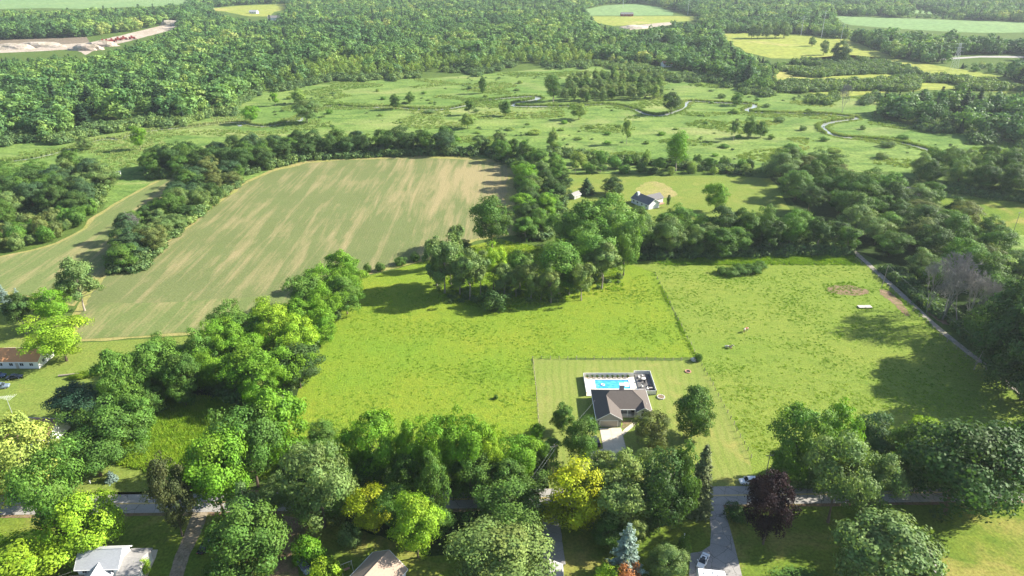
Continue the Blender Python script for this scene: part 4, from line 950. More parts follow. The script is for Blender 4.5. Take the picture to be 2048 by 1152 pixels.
weeds([(215, 800), (330, 790), (470, 800), (560, 850), (600, 905), (590, 960), (330, 950), (240, 930), (215, 880)], 14000, -.6, (.5, 1.3), (.6, 1.1), 4)
weeds([(1304, 545), (1310, 543), (1398, 720), (1392, 722)], 1500, .3, (.25, .7), (.3, .7), 5)
weeds([(1640, 568), (1700, 564), (1750, 580), (1730, 598), (1660, 596)], 1500, .15, (.15, .4), (.2, .6), 8)
weeds([(1760, 570), (1850, 640), (1900, 690), (1960, 730), (1990, 745), (1900, 690), (1830, 615)], 2500, .0, (.2, .6), (.3, .7), 9)
weeds([(860, 520), (1000, 480), (1230, 520), (1250, 580), (1000, 625), (880, 600)], 9000, -.05, (.3, .7), (.4, .9), 6)
scatter('pasture_weeds', gp, gs, SRC_G, 4, 5, 'tufts of rough grass and weeds over the two pastures', 'grass')
print('STUFF', len(sp_), len(rp), len(gp))

# ------------------------------------------------------------------ buildings
def window(parent, m, x, y, z, w, h, face, fm=None, arch=False):
    """face: 'f' (-y), 'b' (+y), 'l' (-x), 'r' (+x) of a local box wall; (x, y) the centre on the wall plane"""
    fm = fm or M['white']; a, b = MB(), MB()
    def bx(mb, hw, z0, z1, d0, d1):
        if face == 'f': mb.box(x-hw, x+hw, y-d1, y-d0, z0, z1)
        elif face == 'b': mb.box(x-hw, x+hw, y+d0, y+d1, z0, z1)
        elif face == 'l': mb.box(x-d1, x-d0, y-hw, y+hw, z0, z1)
        else: mb.box(x+d0, x+d1, y-hw, y+hw, z0, z1)
    t = .09
    for hw0, z0, z1 in ((w/2+t, z, z+t), (w/2+t, z+h-t, z+h)): bx(a, hw0, z0, z1, -.02, .07)
    for s in (-1, 0, 1):
        c = s*(w/2+t/2) if s else 0; q = t/2 if s else .03
        x0, y0 = x, y
        if face in 'fb': x = x0+c
        else: y = y0+c
        bx(a, q, z+t, z+h-t, -.02, .068); x, y = x0, y0
    fr = a.build('window', fm, parent)
    bx(b, w/2, z+t*.6, z+h-t*.6, -.03, .03)
    b.build('pane', M['glass'], fr); return fr

def gable_house(name, label, loc, rz, L, W, eave, rise, wall, roofm, ov=.4, wins=(), doors=(), chim=None, trim=True, cat='house', floor_z=0.0, group=None):
    t = thing(name, label, cat, loc, rz, group)
    b = MB(); b.prism([(-W/2, floor_z), (W/2, floor_z), (W/2, eave), (0, eave+rise), (-W/2, eave)], -L/2, L/2, 'x'); b.build('wall', wall, t)
    s = rise/(W/2); e = eave-ov*s+.12; rg = eave+rise+.12
    r = MB()
    for sg in (-1, 1):
        r.slab([(-L/2-ov, sg*(W/2+ov), e), (L/2+ov, sg*(W/2+ov), e), (L/2+ov, 0, rg), (-L/2-ov, 0, rg)], .14)
    ro = r.build('roof', roofm, t)
    if trim:
        for sg in (-1, 1): MB().box(-L/2-ov, L/2+ov, min(sg*(W/2+ov), sg*(W/2+ov+.1)), max(sg*(W/2+ov), sg*(W/2+ov+.1)), e-.17, e-.01).build('gutter', M['white'], t)
        for sx in (-1, 1):
            q = MB()
            for sg in (-1, 1): q.slab([(sx*(L/2+ov+.002), sg*(W/2+ov), e+.02), (sx*(L/2+ov+.002), 0, rg+.02), (sx*(L/2+ov+.06), 0, rg+.02), (sx*(L/2+ov+.06), sg*(W/2+ov), e+.02)], .2)
            q.build('barge_board', M['white'], t)
    MB().tube((-L/2-ov, 0, rg), (L/2+ov, 0, rg), .08, None, 5).build('ridge_cap', roofm, ro)
    for face, u, z, w, h in wins:
        if face in 'fb': window(t, None, u, (-W/2 if face == 'f' else W/2), z, w, h, face)
        else: window(t, None, (-L/2 if face == 'l' else L/2), u, z, w, h, face)
    for face, u, w, h, mt in doors:
        y = -W/2 if face == 'f' else W/2; x = -L/2 if face == 'l' else L/2
        if face in 'fb': d = MB().box(u-w/2, u+w/2, y-.05, y+.05, floor_z+.02, floor_z+h)
        else: d = MB().box(x-.05, x+.05, u-w/2, u+w/2, floor_z+.02, floor_z+h)
        d = d.build('door', mt, t)
        if face in 'fb': MB().box(u+w*.35, u+w*.42, y+(-.1 if face == 'f' else .03), y+(-.03 if face == 'f' else .1), floor_z+h*.45, floor_z+h*.52).build('handle', M['steel'], d)
    if chim:
        cx, cy, w, h, mt = chim; zt = eave+rise+h
        c = MB().box(cx-w/2, cx+w/2, cy-w/2, cy+w/2, eave*.8, zt).build('chimney', mt, ro)
    return t

def pool_house():
    t = thing('ranch_house', 'grey ranch house with brown hip roof and front-gabled double garage beside the pool', 'house', (24.4, 163.3, .1))
    X0, Y0 = 24.4, 163.3
    e, s = 2.75, .625; xl, xr, yb, yp, yg, yr = 0, 16.95, 15.5, 5.15, 0, 3.8
    ym = (yb+yp)/2; hd = (yb-yp)/2; zr = e+s*hd; r1, r2 = xl+hd, xr-hd
    xg, zg = 3.85, e+s*3.85; gx = 7.7; rwx = 12.25; xw = (rwx+xr)/2; hw_ = (xr-rwx)/2; zw = e+s*hw_
    yhg, yhw = yp+3.85, yp+hw_
    ro = MB()
    for P in ([(xl, yb, e), (r1, ym, zr), (xg, yhg, zg), (xg, yg, zg), (xl, yg, e)], [(xl, yb, e), (xr, yb, e), (r2, ym, zr), (r1, ym, zr)],
              [(xg, yg, zg), (xg, yhg, zg), (gx, yp, e), (gx, yg, e)], [(r1, ym, zr), (r2, ym, zr), (xw, yhw, zw), (rwx, yp, e), (gx, yp, e), (xg, yhg, zg)],
              [(xw, yr, zw), (xw, yhw, zw), (rwx, yp, e), (rwx, yr, e)], [(xr, yb, e), (r2, ym, zr), (xw, yhw, zw), (xw, yr, zw), (xr, yr, e)]):
        ro.slab(P, .16)
    roof = ro.build('roof', M['sh_brown'], t)
    rc = MB()
    for a, b in (((xg, yg, zg), (xg, yhg, zg)), ((r1, ym, zr), (r2, ym, zr)), ((xg, yhg, zg), (r1, ym, zr)), ((r2, ym, zr), (xw, yhw, zw)), ((xw, yhw, zw), (xw, yr, zw)), ((xl, yb, e), (r1, ym, zr)), ((xr, yb, e), (r2, ym, zr))):
        rc.tube(a, b, .07, None, 5)
    rc.build('ridge_cap', M['sh_brown'], roof)
    vp = MB(); vp.tube((15.6, 6.6, 3.4), (15.6, 6.6, 4.0), .07); vp.build('vent_pipe', M['white'], roof)
    for x0, x1, y0, y1 in ((8.2, 9.5, 11.4, 12.5),):
        c = MB().box(x0, x1, y0, y1, 4.2, 7.0).build('chimney', M['sd_grey'], roof)
        MB().box(x0-.12, x1+.12, y0-.12, y1+.12, 7.0, 7.12).build('chimney_cap', M['white'], roof)
    w = MB(); o = .4; k = .2
    w.box(o, gx-o, yg+o, yp+5, 0, e-k).box(o+.002, xr-o-.002, yp+1.9, yb-o, 0, e-k-.01).box(rwx+o, xr-o, yr+o, yp+3, 0, e-k-.004)
    wl_ = w.build('wall', M['sd_grey'], t)
    g1 = MB(); g1.prism([(o, e-k-.003), (gx-o, e-k-.003), (gx-o, e+s*o-k), (xg, zg-k), (o, e+s*o-k)], yg+o, yg+o+.2, 'y')
    g1.prism([(rwx+o, e-k-.006), (xr-o, e-k-.006), (xr-o, e+s*o-k), (xw, zw-k), (rwx+o, e+s*o-k)], yr+o, yr+o+.2, 'y'); g1.build('gable', M['sd_grey'], t)
    # white trim along eaves and rakes
    for a, b in (((xl-.06, yg, e), (xl-.06, yb, e)), ((xr+.06, yr, e), (xr+.06, yb, e)), ((xl, yb+.06, e), (xr, yb+.06, e)), ((gx, yp-.06, e), (rwx, yp-.06, e))):
        A, B = Vector(a), Vector(b); q = MB().box(min(A.x, B.x)-.05, max(A.x, B.x)+.05, min(A.y, B.y)-.05, max(A.y, B.y)+.05, e-.2, e+.01); q.build('gutter', M['white'], t)
    for (x0, x1, xm, zm, y) in ((xl, gx, xg, zg, yg), (rwx, xr, xw, zw, yr)):
        for xa in (x0, x1):
            MB().slab([(xa, y-.07, e+.03), (xm, y-.07, zm+.03), (xm, y-.003, zm+.03), (xa, y-.003, e+.03)], .22).build('barge_board', M['white'], t)
    # garage door of four panels with white casing
    d = MB().box(1.25, 6.25, yg+o-.05, yg+o+.05, .02, 2.15).build('garage_door', M['tan'], t)
    for i in range(4): MB().box(1.30, 6.20, yg+o-.09, yg+o-.052, .06+i*.525, .53+i*.525).build('door_panel', M['tan'], d)
    c = MB(); c.box(1.05, 1.25, yg+o-.1, yg+o+.02, 0, 2.3).box(6.25, 6.45, yg+o-.1, yg+o+.02, 0, 2.3).box(1.25, 6.25, yg+o-.1, yg+o+.02, 2.152, 2.35); c.build('door_casing', M['white'], t)
    for x in (.75, 6.95): MB().box(x-.1, x+.1, yg+o-.18, yg+o-.002, 1.75, 2.05).build('wall_lamp', M['dark'], t)
    # porch: floor, posts, railing, door, windows
    MB().box(gx-o+.01, rwx+o-.01, yp-.35, yp+1.9, 0, .32).build('porch_floor', M['concrete'], t)
    for x in (gx+.05, 9.9, rwx-.1): MB().box(x-.09, x+.09, yp-.2, yp-.02, .32, e-.2).build('porch_post', M['white'], t)
    rl = MB(); rl.box(gx+.15, rwx-1.2, yp-.15, yp-.08, 1.1, 1.18).box(gx+.15, rwx-1.2, yp-.15, yp-.08, .42, .48)
    for i in range(20): x = gx+.25+i*.16; rl.box(x, x+.04, yp-.135, yp-.095, .48, 1.1)
    rl.build('railing', M['white'], t)
    window(t, None, 8.6, yp+1.9, 1.0, 1.4, 1.3, 'f'); window(t, None, 10.4, yp+1.9, 1.0, 1.4, 1.3, 'f')
    dd = MB().box(11.35, 12.25, yp+1.84, yp+1.9, .34, 2.4).build('door', M['dark'], t); MB().box(11.45, 11.52, yp+1.78, yp+1.84, 1.3, 1.42).build('handle', M['steel'], dd)
    window(t, None, xw, yr+o, .75, 1.7, 1.5, 'f')
    ar = MB(); n = 10; ar.prism([(xw+.85*math.cos(math.pi*i/n), 2.3+.62*math.sin(math.pi*i/n)) for i in range(n+1)], yr+o-.04, yr+o+.02, 'y'); ar.build('arch_window', M['glass'], t)
    for y in (4, 8, 12): window(t, None, o, y, 1.0, 1.1, 1.1, 'l')
    for y in (8, 12): window(t, None, xr-o, y, 1.0, 1.3, 1.2, 'r')
    MB().box(-1.3, -.4, 3.0, 3.9, 0, .8).build('air_conditioner', M['steel'], t)
    return t
pool_house()
# flower bed, driveway slabs (each slab its own), walk
sheet('flower_bed', [(1243, 853), (1250, 842), (1262, 840), (1270, 846), (1258, 856), (1246, 858)], M['dirt'], .15, .2, .6)
sheet('mulch_bed', [(1243, 843), (1272, 838), (1272, 842), (1245, 847)], M['dirt'], .16, .15, .6)
dv = sheet('concrete_driveway', [(1198, 857), (1242, 856), (1254, 905), (1300, 925), (1430, 975), (1400, 985), (1300, 955), (1240, 930), (1190, 935), (1180, 905), (1206, 898), (1204, 880)], M['gravel'], .14, .1, 1)
P0, P1 = G(1199, 857), G(1241, 856.5)
sm = {}
for i in range(2):
    for j in range(4):
        w = (P1.x-P0.x)/2
        MB().box(P0.x+i*w+.03, P0.x+(i+1)*w-.03, P0.y-.15-(j+1)*3.1+.03, P0.y-.15-j*3.1-.03, .10, .21+.01*((i+j) % 2)).build('slab', M['concrete'], dv)
wk = sheet('front_walk', [(1243, 866), (1250, 858), (1268, 844), (1276, 843), (1262, 858), (1246, 872)], M['concrete'], .17, .05, .6)
# ------------------------------------------------------------------ pool terrace
tx0, tx1, ty0, ty1 = 23.2, 45.0, 179.1, 189.9
px0, px1, py0, py1 = 26.7, 37.6, 183.0, 188.0
dk = MB(); z0, z1 = .1, .28
dk.box(tx0, px0, ty0, ty1, z0, z1).box(px1, 40.0, ty0, ty1, z0, z1).box(px0, px1, ty0, py0, z0, z1).box(px0, px1, py1, ty1, z0, z1)
o = dk.build('pool_terrace', M['deckc']); o['kind'] = 'structure'
dw = thing('wooden_deck', 'dark wooden deck beside the pool with pale railing', 'deck', (40, 180, .1))
for i in range(26): MB().box(.03, 4.95, i*.42, i*.42+.39, .1, .45).build('plank', M['deckw'], dw)
pl = thing('swimming_pool', 'rectangular blue swimming pool in the pale terrace behind the grey house', 'pool', (px0, py0, .1))
b = MB(); W_, D_ = px1-px0, py1-py0
for x0, x1, y0, y1 in ((0, W_, 0, .2), (0, W_, D_-.2, D_), (0, .2, .2, D_-.2), (W_-.2, W_, .2, D_-.2)): b.box(x0, x1, y0, y1, -.6, .22)
b.build('pool_wall', M['poolwall'], pl)
MB().box(.2, W_-.2, .2, D_-.2, -.5, .10).build('water', M['pool'], pl)
for i in range(3): MB().box(W_-.2-(3-i)*.45, W_-.202-(2-i)*.45, 1.2, D_-1.2, .05, .115+.02*i).build('step', M['white'], pl)
ld = MB()
for y in (.8, 1.3): ld.tube((.05, y, .2), (.05, y, 1.0), .03).tube((.05, y, 1.0), (.6, y, .95), .03).tube((.6, y, .95), (.65, y, .0), .03)
ld.build('ladder', M['steel'], pl)
fl = MB()
for i in range(12):
    a0, a1 = 2*math.pi*i/12, 2*math.pi*(i+1)/12
    fl.tube((29.0+.5*math.cos(a0), 185.2+.5*math.sin(a0), .3), (29.0+.5*math.cos(a1), 185.2+.5*math.sin(a1), .3), .16, None, 6)
tag(fl.build('pool_float', M['white']), 'white ring float on the swimming pool', 'float')
def panel_fence(name, label, runs, h, mat, step=2.2):
    t = thing(name, label, 'fence', (runs[0][0][0], runs[0][0][1], .1)); o0 = Vector((runs[0][0][0], runs[0][0][1], 0))
    for a, b in runs:
        A, B = Vector((*a, 0))-o0, Vector((*b, 0))-o0; L = (B-A).length; n = max(1, round(L/step)); d = (B-A)/n
        ang = math.atan2(d.y, d.x)
        for i in range(n+1):
            q = A+d*i; m = Matrix.Translation(q) @ Matrix.Rotation(ang, 4, 'Z')
            MB().box(-.07, .07, -.07, .07, 0, h+.12, m).build('post', mat, t)
            if i < n:
                m = Matrix.Translation(q+d*.5) @ Matrix.Rotation(ang, 4, 'Z'); l = d.length/2-.075
                p_ = MB().box(-l, l, -.03, .03, .12, h-.08, m).build('panel', mat, t)
                MB().box(-l, l, -.05, .05, h-.075, h+.02, m).build('top_rail', M['white'], p_)
    return t
panel_fence('vinyl_fence', 'pale vinyl fence enclosing the pool terrace', [((23.2, 179.3), (23.2, 190.0)), ((23.2, 190.0), (39.7, 190.0)), ((39.7, 190.0), (39.9, 191.4)), ((39.9, 191.4), (45.1, 191.4)), ((45.1, 191.4), (45.1, 179.9)), ((45.1, 179.9), (41.3, 179.9))], 1.5, M['vinyl'])
pt = MB()
for i in range(12):
    a = 2*math.pi*i/12; pt.box(-.2, .2, -.12, .12, 0, .42, Matrix.Translation((1.1*math.cos(a), 1.1*math.sin(a), 0)) @ Matrix.Rotation(a+1.57, 4, 'Z'))
q = thing('stone_planter', 'round stone planter outside the deck corner', 'planter', (46.3, 178.4, .1)); pt.build('stone_ring', M['stone'], q)
MB().prism([(1.0*math.cos(i*.52), 1.0*math.sin(i*.52)) for i in range(12)], 0, .32, 'z').build('soil', M['dirt'], q)
for i in range(9):
    q = thing('planter_pot', 'potted plant in the line along the back pool fence', 'pot', (24.4+i*1.65, 189.2, .28), 0, 'potted plants along the pool fence')
    b = MB(); b.tube((0, 0, 0), (0, 0, .42), .18, .26, 10); b.build('pot', M['redstone'], q)
    ob = link(bpy.data.objects.new('foliage', SPEC['shrub'][i % 4][3]), q); ob.scale = (.17, .17, .19); ob.location = (0, 0, .35); ob.color = (*COLR['lt'], 1)
def patio_chair(x, y, rz, c):
    q = thing('patio_chair', 'dark patio chair on the deck beside the pool' if c == 'dark' else 'pale lounge chair on the deck beside the pool', 'chair', (x, y, .56), rz, 'patio chairs on the deck')
    MB().box(-.3, .3, -.3, .3, .38, .46).build('seat', M[c], q); MB().box(-.3, .3, .26, .34, .46, 1.0).build('backrest', M[c], q)
    for sx in (-.26, .26):
        for sy in (-.26, .26): MB().box(sx-.03, sx+.03, sy-.03, sy+.03, 0, .38).build('leg', M['dark'], q)
for i, (x, y, r_, c) in enumerate([(41.2, 188.6, .4, 'vinyl'), (42.3, 189.6, 2.2, 'vinyl'), (41.5, 186.8, 1.2, 'dark'), (43.2, 187.6, 3.5, 'dark'), (42.4, 185.4, .2, 'dark'), (41.3, 183.4, 2.0, 'vinyl'), (43.6, 184.0, 4.0, 'dark'), (42.9, 182.0, 1.0, 'vinyl')]): patio_chair(x, y, r_, c)
q = thing('patio_table', 'round patio table among the chairs on the deck', 'table', (42.4, 187.4, .56))
b = MB(); b.tube((0, 0, .7), (0, 0, .75), .7, None, 16); b.build('tabletop', M['vinyl'], q); b = MB(); b.tube((0, 0, 0), (0, 0, .7), .06); b.tube((0, 0, 0), (0, 0, .05), .3, .3, 10); b.build('pedestal', M['dark'], q)
q = thing('grill', 'tan-lidded barbecue grill on the deck', 'grill', (43.6, 181.6, .56)); MB().box(-.5, .5, -.3, .3, .5, .85).build('body', M['dark'], q)
b = MB(); b.prism([(-.3, .852), (.3, .852), (.24, 1.1), (0, 1.2), (-.24, 1.1)], -.5, .5, 'x'); b.build('lid', M['tan'], q)
for sx in (-.42, .42): MB().box(sx-.04, sx+.04, -.25, .25, 0, .5).build('leg', M['dark'], q)
# ------------------------------------------------------------------ wire fences of the yard and the pastures
def wire_fence(label, pts, step=3.0, h=1.25, seed=3, name='wire_fence'):
    r = random.Random(seed); o0 = Vector(pts[0]); t = thing(name, label, 'fence', (o0.x, o0.y, .1))
    pm = MB().box(-.07, .07, -.07, .07, -.2, h).mesh('post', M['pole'])
    P = [Vector(q)-o0 for q in pts]; prev = None; w = [MB(), MB(), MB()]
    for i in range(len(P)-1):
        n = max(1, round((P[i+1]-P[i]).length/step))
        for j in range(n+(i == len(P)-2)):
            q = P[i].lerp(P[i+1], j/n)+Vector((r.uniform(-.1, .1), r.uniform(-.1, .1), 0))
            ob = link(bpy.data.objects.new('post', pm), t); ob.location = q; ob.rotation_euler = (r.gauss(0, .05), r.gauss(0, .05), r.uniform(0, 1.5)); ob.scale = (1, 1, r.uniform(.85, 1.12))
            if prev is not None:
                for k in range(3): w[k].tube(prev+Vector((0, 0, .35+.38*k)), q+Vector((0, 0, .35+.38*k)), .012, None, 3)
            prev = q
    for k in range(3): w[k].build('wire', M['wood'], t)
    return t
V2 = lambda p: (p.x, p.y, 0)
wire_fence('post and wire fence along the top of the yard lawn', [(7.1, 200.9, 0), (63.3, 199.9, 0)])
wire_fence('post and wire fence between the pasture and the yard lawn', [(7.1, 200.4, 0), (8.1, 162, 0)], seed=4)
wire_fence('post and wire fence between the yard lawn and the grazed pasture', [(63.4, 199.5, 0), (65.6, 150, 0)], seed=5)
wire_fence('overgrown post and wire fence dividing the two pastures', [(61.3, 269, 0), (63.2, 201, 0)], 4.5, seed=6)
wire_fence('post and wire fence along the gravel lane', [V2(LANE[i]+Vector((-2.6, -.6, 0))) for i in range(3, len(LANE), 6)], 5, seed=7)
# ------------------------------------------------------------------ other houses
def place(px, py): q = G(px, py); return (q.x, q.y, .1)
d = G(1334.7, 411)-G(1297, 420); RZ = math.atan2(d.y, d.x)
def white_house():
    c0 = G(1297, 420); ux = Vector((math.cos(RZ), math.sin(RZ), 0)); uy = Vector((-ux.y, ux.x, 0))
    t = gable_house('white_house', 'white house with dark grey gable roof and chimney on the large lawn', tuple(c0+ux*3.8+uy*7.0+Vector((0, 0, .1))), RZ+math.pi/2, 14.0, 7.6, 2.8, 2.5, M['sd_white'], M['sh_slate'],
                    wins=[('f', u, 1.0, 1.1, 1.2) for u in (-4, 0)]+[('b', u, 1.0, 1.1, 1.2) for u in (-5, -1.5, 2, 5)], doors=[('l', 0, 4.8, 2.2, M['white'])], chim=(4.6, 1.2, 1.2, 1.0, M['white']))
    # side wing facing the lawn
    a = MB(); a.prism([(-3.2, 0), (3.2, 0), (3.2, 2.8), (0, 4.7), (-3.2, 2.8)], -11.2, -3.802, 'y'); o = a.build('wing_wall', M['sd_white'], t); o.location = (1.2, 0, 0)
    r = MB()
    for sg in (-1, 1): r.slab([(sg*3.6, -11.6, 2.7), (0, -11.6, 4.86), (0, 0, 4.86), (sg*3.6, 0, 2.7)], .14)
    o = r.build('wing_roof', M['sh_slate'], t); o.location = (1.2, 0, 0)
    for x in (-.4, 1.2, 2.8): window(t, None, x, -11.2, 1.0, 1.0, 1.3, 'f')
    MB().box(-4.2, -2.1, -10.5, -4.2, 0, .35).build('porch', M['brick'], t)
    return t
white_house()
gable_house('farmhouse', 'white farmhouse with orange-tan shingle roof at the farm lawn', (-164.5, 199.2, .1), 0, 15, 8.4, 2.9, 2.4, M['sd_white'], M['sh_orange'], wins=[('f', u, 1.0, 1.2, 1.2) for u in (-5, -1.5, 2, 5.2)]+[('r', -1.5, 1.0, 1.1, 1.2)], doors=[('f', .4, 1, 2.1, M['tan'])])
gable_house('cottage', 'cottage with red-brown shingle roof half hidden by roadside trees', (-135.8, 159.2, .1), -.06, 14, 9, 2.9, 2.3, M['sd_white'], M['sh_red'], wins=[('f', u, 1.0, 1.2, 1.2) for u in (-4.5, 4)]+[('r', -1.8, 1.0, 1.1, 1.2)], doors=[('f', 0, 1, 2.1, M['white'])])
t = gable_house('shingled_house', 'white two-part house with light grey shingle roofs near the dirt drive', (-90.2, 111.2, .1), .04, 8.6, 5.8, 4.6, 2.3, M['sd_white'], M['sh_grey'], wins=[('f', u, 3.0, 1.0, 1.2) for u in (-2.8, 2.9)]+[('r', 0, 3.0, 1.0, 1.2)])
b = MB(); b.box(4.32, 8.5, -3.4, 3.2, 0, 3.0); b.build('porch_wing', M['sd_white'], t)
b = MB(); b.slab([(4.1, -3.9, 3.2), (8.9, -3.9, 3.1), (8.2, 0, 4.1), (4.1, 0, 4.4)], .14).slab([(4.1, 3.7, 3.2), (8.9, 3.7, 3.1), (8.2, 0, 4.1), (4.1, 0, 4.4)], .14).slab([(8.9, -3.9, 3.1), (8.9, 3.7, 3.1), (8.2, 0, 4.1)], .14); b.build('wing_roof', M['sh_dgrey'], t)
for x in (5.4, 6.4, 7.4): window(t, None, x, -3.4, .7, .8, 1.7, 'f')
b = MB(); b.prism([(-2.6, 0), (2.6, 0), (2.6, 3.2), (0, 5.2), (-2.6, 3.2)], -9.0, -2.902, 'y'); o = b.build('gable_wing', M['sd_white'], t); o.location = (.3, 0, 0)
b = MB()
for sg in (-1, 1): b.slab([(sg*3.1, -9.4, 3.0), (0, -9.4, 5.38), (0, -1.9, 5.38), (sg*3.1, -2.6, 3.0)], .14)
o = b.build('gable_wing_roof', M['sh_grey'], t); o.location = (.3, 0, 0)
b = MB(); b.box(-6.2, -2.35, -8, -3.2, 2.75, 2.9); b.build('porch_roof', M['sh_tan'], t)
for x in (-6.0, -4.4): MB().box(x-.07, x+.07, -7.9, -7.75, 0, 2.75).build('porch_post', M['white'], t)
d = Vector((-31.01+27.22, 104.93-111.64)); 
gable_house('tan_house', 'house with tan-brown shingle gable roof below the golden tree', (-29.9, 106.9, .1), math.atan2(-d.y, -d.x), 10.5, 9.0, 3.0, 3.0, M['sd_white'], M['sh_tan'], wins=[('b', u, 1.0, 1.1, 1.2) for u in (-3, 1)]+[('r', 0, 1.0, 1.4, 1.2)], chim=(2.2, -1.2, .25, -.9, M['white']))
gable_house('garage', 'small grey-roofed garage at the end of the side driveway', (8.2, 107.4, .1), math.pi/2, 7, 5.2, 2.4, 1.4, M['sd_white'], M['sh_dgrey'], doors=[('r', 0, 2.6, 2.1, M['white'])], cat='garage')
t = gable_house('dark_roof_house', 'house with dark grey roof hidden in the wood beyond the lane', (221, 374, .1), -.25, 17, 9, 3, 2.6, M['sd_blue'], M['sh_slate'], wins=[('f', u, 1, 1.2, 1.2) for u in (-5, 0, 5)])
t = gable_house('garden_shed', 'small grey shed in the hedgerow near the white house', (35.2, 372, .1), .8, 5.5, 4, 2.1, 1.2, M['sd_grey'], M['sh_dgrey'], doors=[('f', 0, 1.4, 1.9, M['tan'])], cat='shed')
gable_house('long_barn', 'long grey-roofed barn by the far fields', (-474, 1478, 0), .1, 24, 13, 5, 3.5, M['sd_white'], M['sh_slate'], cat='barn', wins=[('f', u, 1.5, 1.5, 1.5) for u in (-7, 0, 7)])
gable_house('field_house', 'far house with grey roof on the pale field', (-570, 1640, 0), -.2, 18, 10, 4, 3, M['sd_white'], M['sh_grey'], wins=[('f', u, 1.2, 1.4, 1.4) for u in (-5, 0, 5)])
gable_house('red_roof_house', 'house with red-brown roof among the trees beyond the marsh', (187, 862, 0), .2, 15, 9, 3.5, 3, M['sd_white'], M['sh_red'], wins=[('f', u, 1, 1.2, 1.2) for u in (-4, 0, 4)])
gable_house('red_barn', 'low dark red barn at the edge of the far blue-green field', (243, 1570, 0), 0, 26, 12, 4.5, 3, M['redm'], M['sh_slate'], cat='barn', wins=[('f', u, 1.5, 1.5, 1.5) for u in (-8, 0, 8)])
gable_house('long_white_building', 'long white building behind the trees at the far road', (655, 1000, 0), -.3, 40, 14, 5, 2.5, M['sd_white'], M['sh_grey'], cat='building', wins=[('f', u, 1.5, 2, 1.5) for u in (-14, -7, 0, 7, 14)])
sheet('far_road', [(1860, 118), (1960, 112), (2060, 112), (2060, 116), (1960, 115), (1870, 121)], M['drive'], .09, .5, 8)
